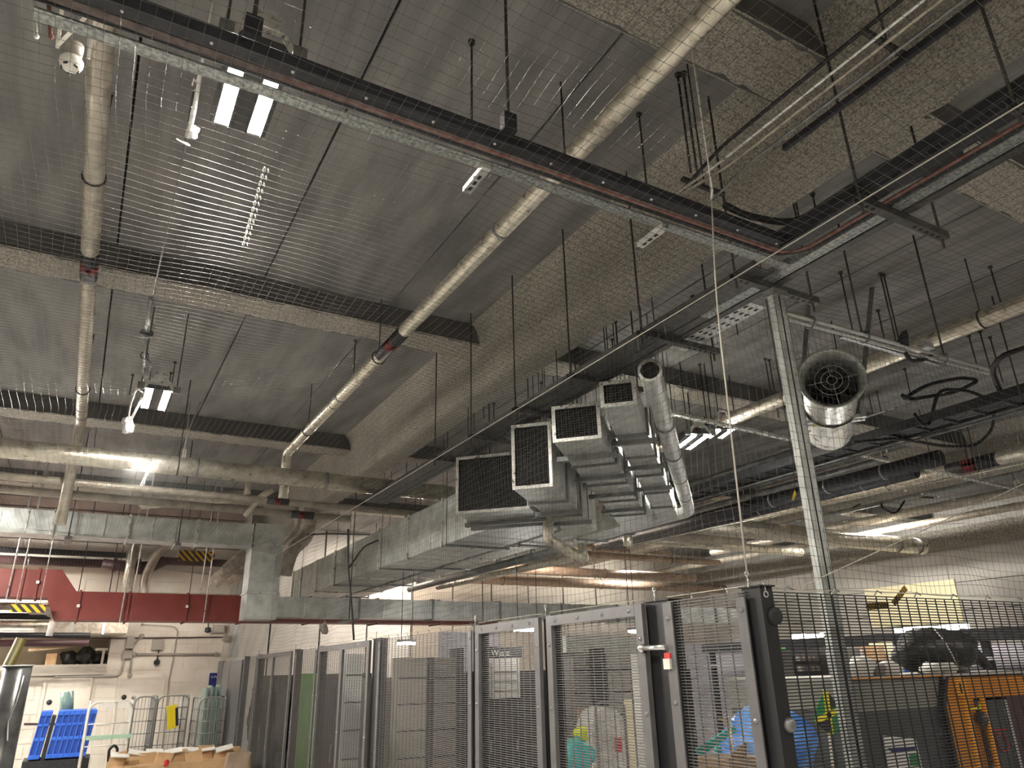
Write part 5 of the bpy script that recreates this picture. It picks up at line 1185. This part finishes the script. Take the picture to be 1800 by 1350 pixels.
MB().box(xb+.43, xb+.5, 3.80, 3.84, 0, zt-.2).box(xb+.78, xb+.82, 3.80, 3.84, 0, zt-.2).build('door_stile', 'galv', t)
MB().box(xb+.5, xb+.78, 3.82, 3.86, 0, zt-.2).build('door_panel', 'machine_dark', t)
MB().box(xb+.86, xc, 3.82, 4.8, 0, zt-.17).build('right_panel', 'maroon', t)
MB().tube(fillet([(xb+.16, 3.73, zt-.24), (xb+.27, 3.72, zt-.24), (xb+.27, 3.72, zt-.2)], .04), .014, 8).build('pull_handle', 'yellow', t)
MB().lathe((xb+.36, 3.79, zt-.32), (0, -1, 0), [(.05, 0), (.05, .04), (.02, .06), (0, .06)], 14).build('control_knob', 'machine_dark', t)
a = px(1555, 1294, Y=3.78); b = px(1610, 1350, Y=3.78)
s = MB().prism([px(1553, 1293, Y=3.79), px(1610, 1299, Y=3.79), px(1622, 1352, Y=3.79), px(1562, 1352, Y=3.79)], (0, .006, 0)).build('instruction_sheet', 'paper', t)
MB().prism([px(1560, 1315, Y=3.787), px(1608, 1312, Y=3.787), px(1609, 1317, Y=3.787), px(1568, 1323, Y=3.787)], (0, -.002, 0)).build('blue_print', 'blue_sign', s)
MB().prism([px(1598, 1326, Y=3.787), px(1612, 1326, Y=3.787), px(1616, 1346, Y=3.787), px(1600, 1346, Y=3.787)], (0, -.002, 0)).build('green_print', 'flag_green', s)
MB().ring((xb+.64, 3.815, 1.42), (0, -1, 0), .07, .006, 20, 5).box(xb+.54, xb+.74, 3.812, 3.818, 1.51, 1.52).build('round_emblem', 'red_paper', t)
MB().box(xa, xb-.02, 3.78, 3.82, zt, zt+.012).build('orange_lip', 'machine_orange', t)
MB().box(xa, xc, 3.82, 5.0, zt, zt+.02).build('tray_top', 'grey_wall', t)
# load on the machine
def on(x, y, Yv=4.1): return px(x, y, Y=Yv)
c = on(1655, 1155, 4.15)
t = thing('black_bag', (c.x, 4.15, 1.95), 'big black rubbish bag lying on top of the baling machine', 'bag')
MB().blob((c.x, 4.2, 2.13), .48, .25, .2, 24, 14, .10, 90).build('bag_body', 'black_bag', t)
MB().tube(fillet([(c.x+.35, 4.2, 2.16), (c.x+.6, 4.15, 2.06), (c.x+.62, 4.12, 1.97)], .1), [.1]*6+[.06, .05][:2], 10).build('bag_tail', 'black_bag', t) if False else MB().tube([(c.x+.3, 4.2, 2.16), (c.x+.5, 4.17, 2.1), (c.x+.6, 4.14, 2.03), (c.x+.61, 4.12, 1.98)], [.12, .08, .05, .04], 10).build('bag_tail', 'black_bag', t)
MB().tube([(c.x-.3, 3.97, 2.3), (c.x-.26, 3.93, 2.2), (c.x-.2, 3.93, 2.1), (c.x-.12, 3.95, 2.0)], .006, 5).build('drawstring', 'paper', t)
for i, (x, w, h, m) in enumerate(((1515, .12, .08, 'paper'), (1540, .1, .05, 'taupe'), (1565, .1, .06, 'paper'), (1640, .09, .05, 'paper'), (1665, .1, .05, 'paper'), (1690, .06, .03, 'taupe'))):
    c = on(x, 1186, 3.95); MB().blob((c.x, 3.95, 1.95+h*.8), w, .08, h, 12, 8, .25, 100+i).build('crumpled_paper', m, None, ('leftmost', 'second', 'third', 'fourth', 'fifth', 'rightmost')[i]+' crumpled paper lump on the baling machine', 'paper')
for i, (x, y0, y1, w, m, Yv) in enumerate(((1548, 1135, 1178, .05, 'card', 5.3), (1562, 1128, 1176, .06, 'cream_board', 5.3), (1578, 1138, 1176, .06, 'lilac', 5.3), (1592, 1150, 1180, .06, 'blue_plastic', 5.2), (1537, 1162, 1182, .14, 'flag_black', 5.2), (1500, 1140, 1180, .1, 'taupe', 5.4))):
    a = px(x, y0, Y=Yv); b = px(x, y1, Y=Yv)
    MB().box(a.x-w, a.x+w, Yv, Yv+.2, 1.3, a.z).build('parcel', m, None, ('brown', 'cream', 'lilac', 'blue', 'low black', 'taupe')[i]+' parcel standing on the shelf behind the machine', 'parcel')
stand(6.1, 7.8, 5.1, 5.8, 1.30, 'wood', 'long shelf table behind the baling machine', 'shelf_table')
a, b = px(1722, 1135, Y=5.2), px(1752, 1175, Y=5.2)
t = thing('display_box', ((a.x+b.x)/2, 5.25, 0), 'white carton with dark green top behind the black bag', 'box')
MB().box(a.x-.25, b.x, 5.2, 5.5, 0, (a.z+b.z)/2+.03).build('carton', 'paper', t); MB().box(a.x-.25, b.x, 5.19, 5.51, (a.z+b.z)/2+.03, a.z).build('green_top', 'flag_green', t)
a, b = px(1755, 1135, Y=5.2), px(1800, 1180, Y=5.2)
MB().box(a.x, b.x+.3, 5.25, 5.55, 0, a.z).build('wire_basket', 'lilac', None, 'pale stacked cartons at the right edge behind the machine', 'box')
# bench lights along the right: long dark beam with lit strip
XS = 8.0
t = thing('lit_shelf', (XS, 4.5, 2.2), 'dark overhead shelf with lit strips behind the machine', 'shelf')
za = px(1600, 1112, X=XS).z
MB().box(XS-.05, XS+.1, 1.5, 8.5, za-.12, za).build('shelf_beam', 'black_steel', t)
for y0, y1 in ((px(1450, 1110, X=XS).y, px(1392, 1113, X=XS).y), (px(1700, 1097, X=XS).y, px(1575, 1107, X=XS).y)):
    MB().box(XS-.03, XS+.03, y0, y1, za+.005, za+.055).build('light_strip', 'led_strip', t)
for y in (1.6, 4.5, 8.4): MB().box(XS+.02, XS+.08, y-.03, y+.03, 0, za-.12).build('upright', 'black_steel', t)
MB().box(XS-.05, XS+.4, 1.5, 8.5, za-.3, za-.27).build('lower_shelf', 'lilac', t)
MB().box(XS+.5, XS+.56, 1.5, 9.4, 0, 2.2).build('partition', 'lilac', None, 'lilac partition behind the lit overhead shelf', 'partition')
a, b = px(1366, 1138, Y=6.0), px(1374, 1220, Y=6.0)
t = thing('green_banner', ((a.x+b.x)/2, 6.0, 0), 'narrow green and white banner beside the corner post', 'banner')
MB().box(a.x, a.x+.12, 6.0, 6.02, 0, a.z).build('banner_sheet', 'paper', t); MB().box(a.x, a.x+.12, 5.99, 6.0, a.z-.08, a.z).box(a.x, a.x+.12, 5.99, 6.0, b.z-.02, b.z+.06).build('green_patch', 'green_sign', t)
a, b = px(1410, 1140, Y=5.6), px(1470, 1200, Y=5.6)
t = thing('parts_rack', ((a.x+b.x)/2, 5.7, 0), 'dark rack of small parts behind the strut post', 'rack')
MB().box(a.x, b.x+.1, 5.75, 5.9, 0, a.z).build('back_board', 'dark_unit', t)
for i in range(9):
    for j in range(4): MB().box(a.x+.04+.08*j, a.x+.1+.08*j, 5.69, 5.75, a.z-.12-.1*i, a.z-.06-.1*i).build('small_part', 'taupe', t)
# right wall board and hazard tape
XW = 17.34
sg = [px(1520, 1036, X=XW), px(1678, 1021, X=XW), px(1690, 1098, X=XW), px(1530, 1104, X=XW)]
y0, y1 = sg[1].y, sg[0].y; z1, z0 = sg[0].z, sg[3].z
MB().box(XW-.03, XW+.02, y0, y1, z0, z1).build('wall_board', 'cream_board', None, 'large cream board on the right wall above the fence', 'board')
sign('hazard_tape', [px(1522, 1060, Y=2.262), px(1562, 1059, Y=2.262), px(1563, 1070, Y=2.262), px(1524, 1072, Y=2.262)], 'hazard_tape_m' if 'hazard_tape_m' in M else stripe_mat('hazard_tape_m', (.6, .36, .02), (.02, .018, .015), 45.0), 'level strip of striped tape tied near the top of the right fence', 'tape', ext=(0, .004, 0))
sign('hazard_tape', [px(1568, 1057, Y=2.262), px(1590, 1029, Y=2.262), px(1596, 1037, Y=2.262), px(1574, 1065, Y=2.262)], M['hazard_tape_m'], 'tilted strip of striped tape above the right fence', 'tape', ext=(0, .004, 0))
# bits above the fence
cable([px(612, 930, Y=9.0), px(612, 1000, Y=9.0), px(618, 1060, Y=9.0), px(622, 1125, Y=8.9)], .012, 'black_rubber', 'black cable hanging down in front of the trunk duct to the fence')
cable([px(612, 1000, Y=9.0), px(640, 960, Y=9.6), px(700, 935, Y=11.5)], .012, 'black_rubber', 'black cable swinging along the side of the trunk duct')
cable([px(540, 940, Y=10), px(580, 938, Y=10.5), px(650, 940, Y=11)], .012, 'black_rubber', 'black cable strung left of the trunk duct')
MB().blob(px(570, 1104, Y=11.0), .05, .03, .08, 10, 7, .4, 44).tube([px(570, 1104, Y=11.0), (px(570, 1104, Y=11.0).x, 11.0, 2.9)], .006, 5).build('snagged_leaf', 'lagging', None, 'brown scrap snagged in the net above the fence', 'debris')
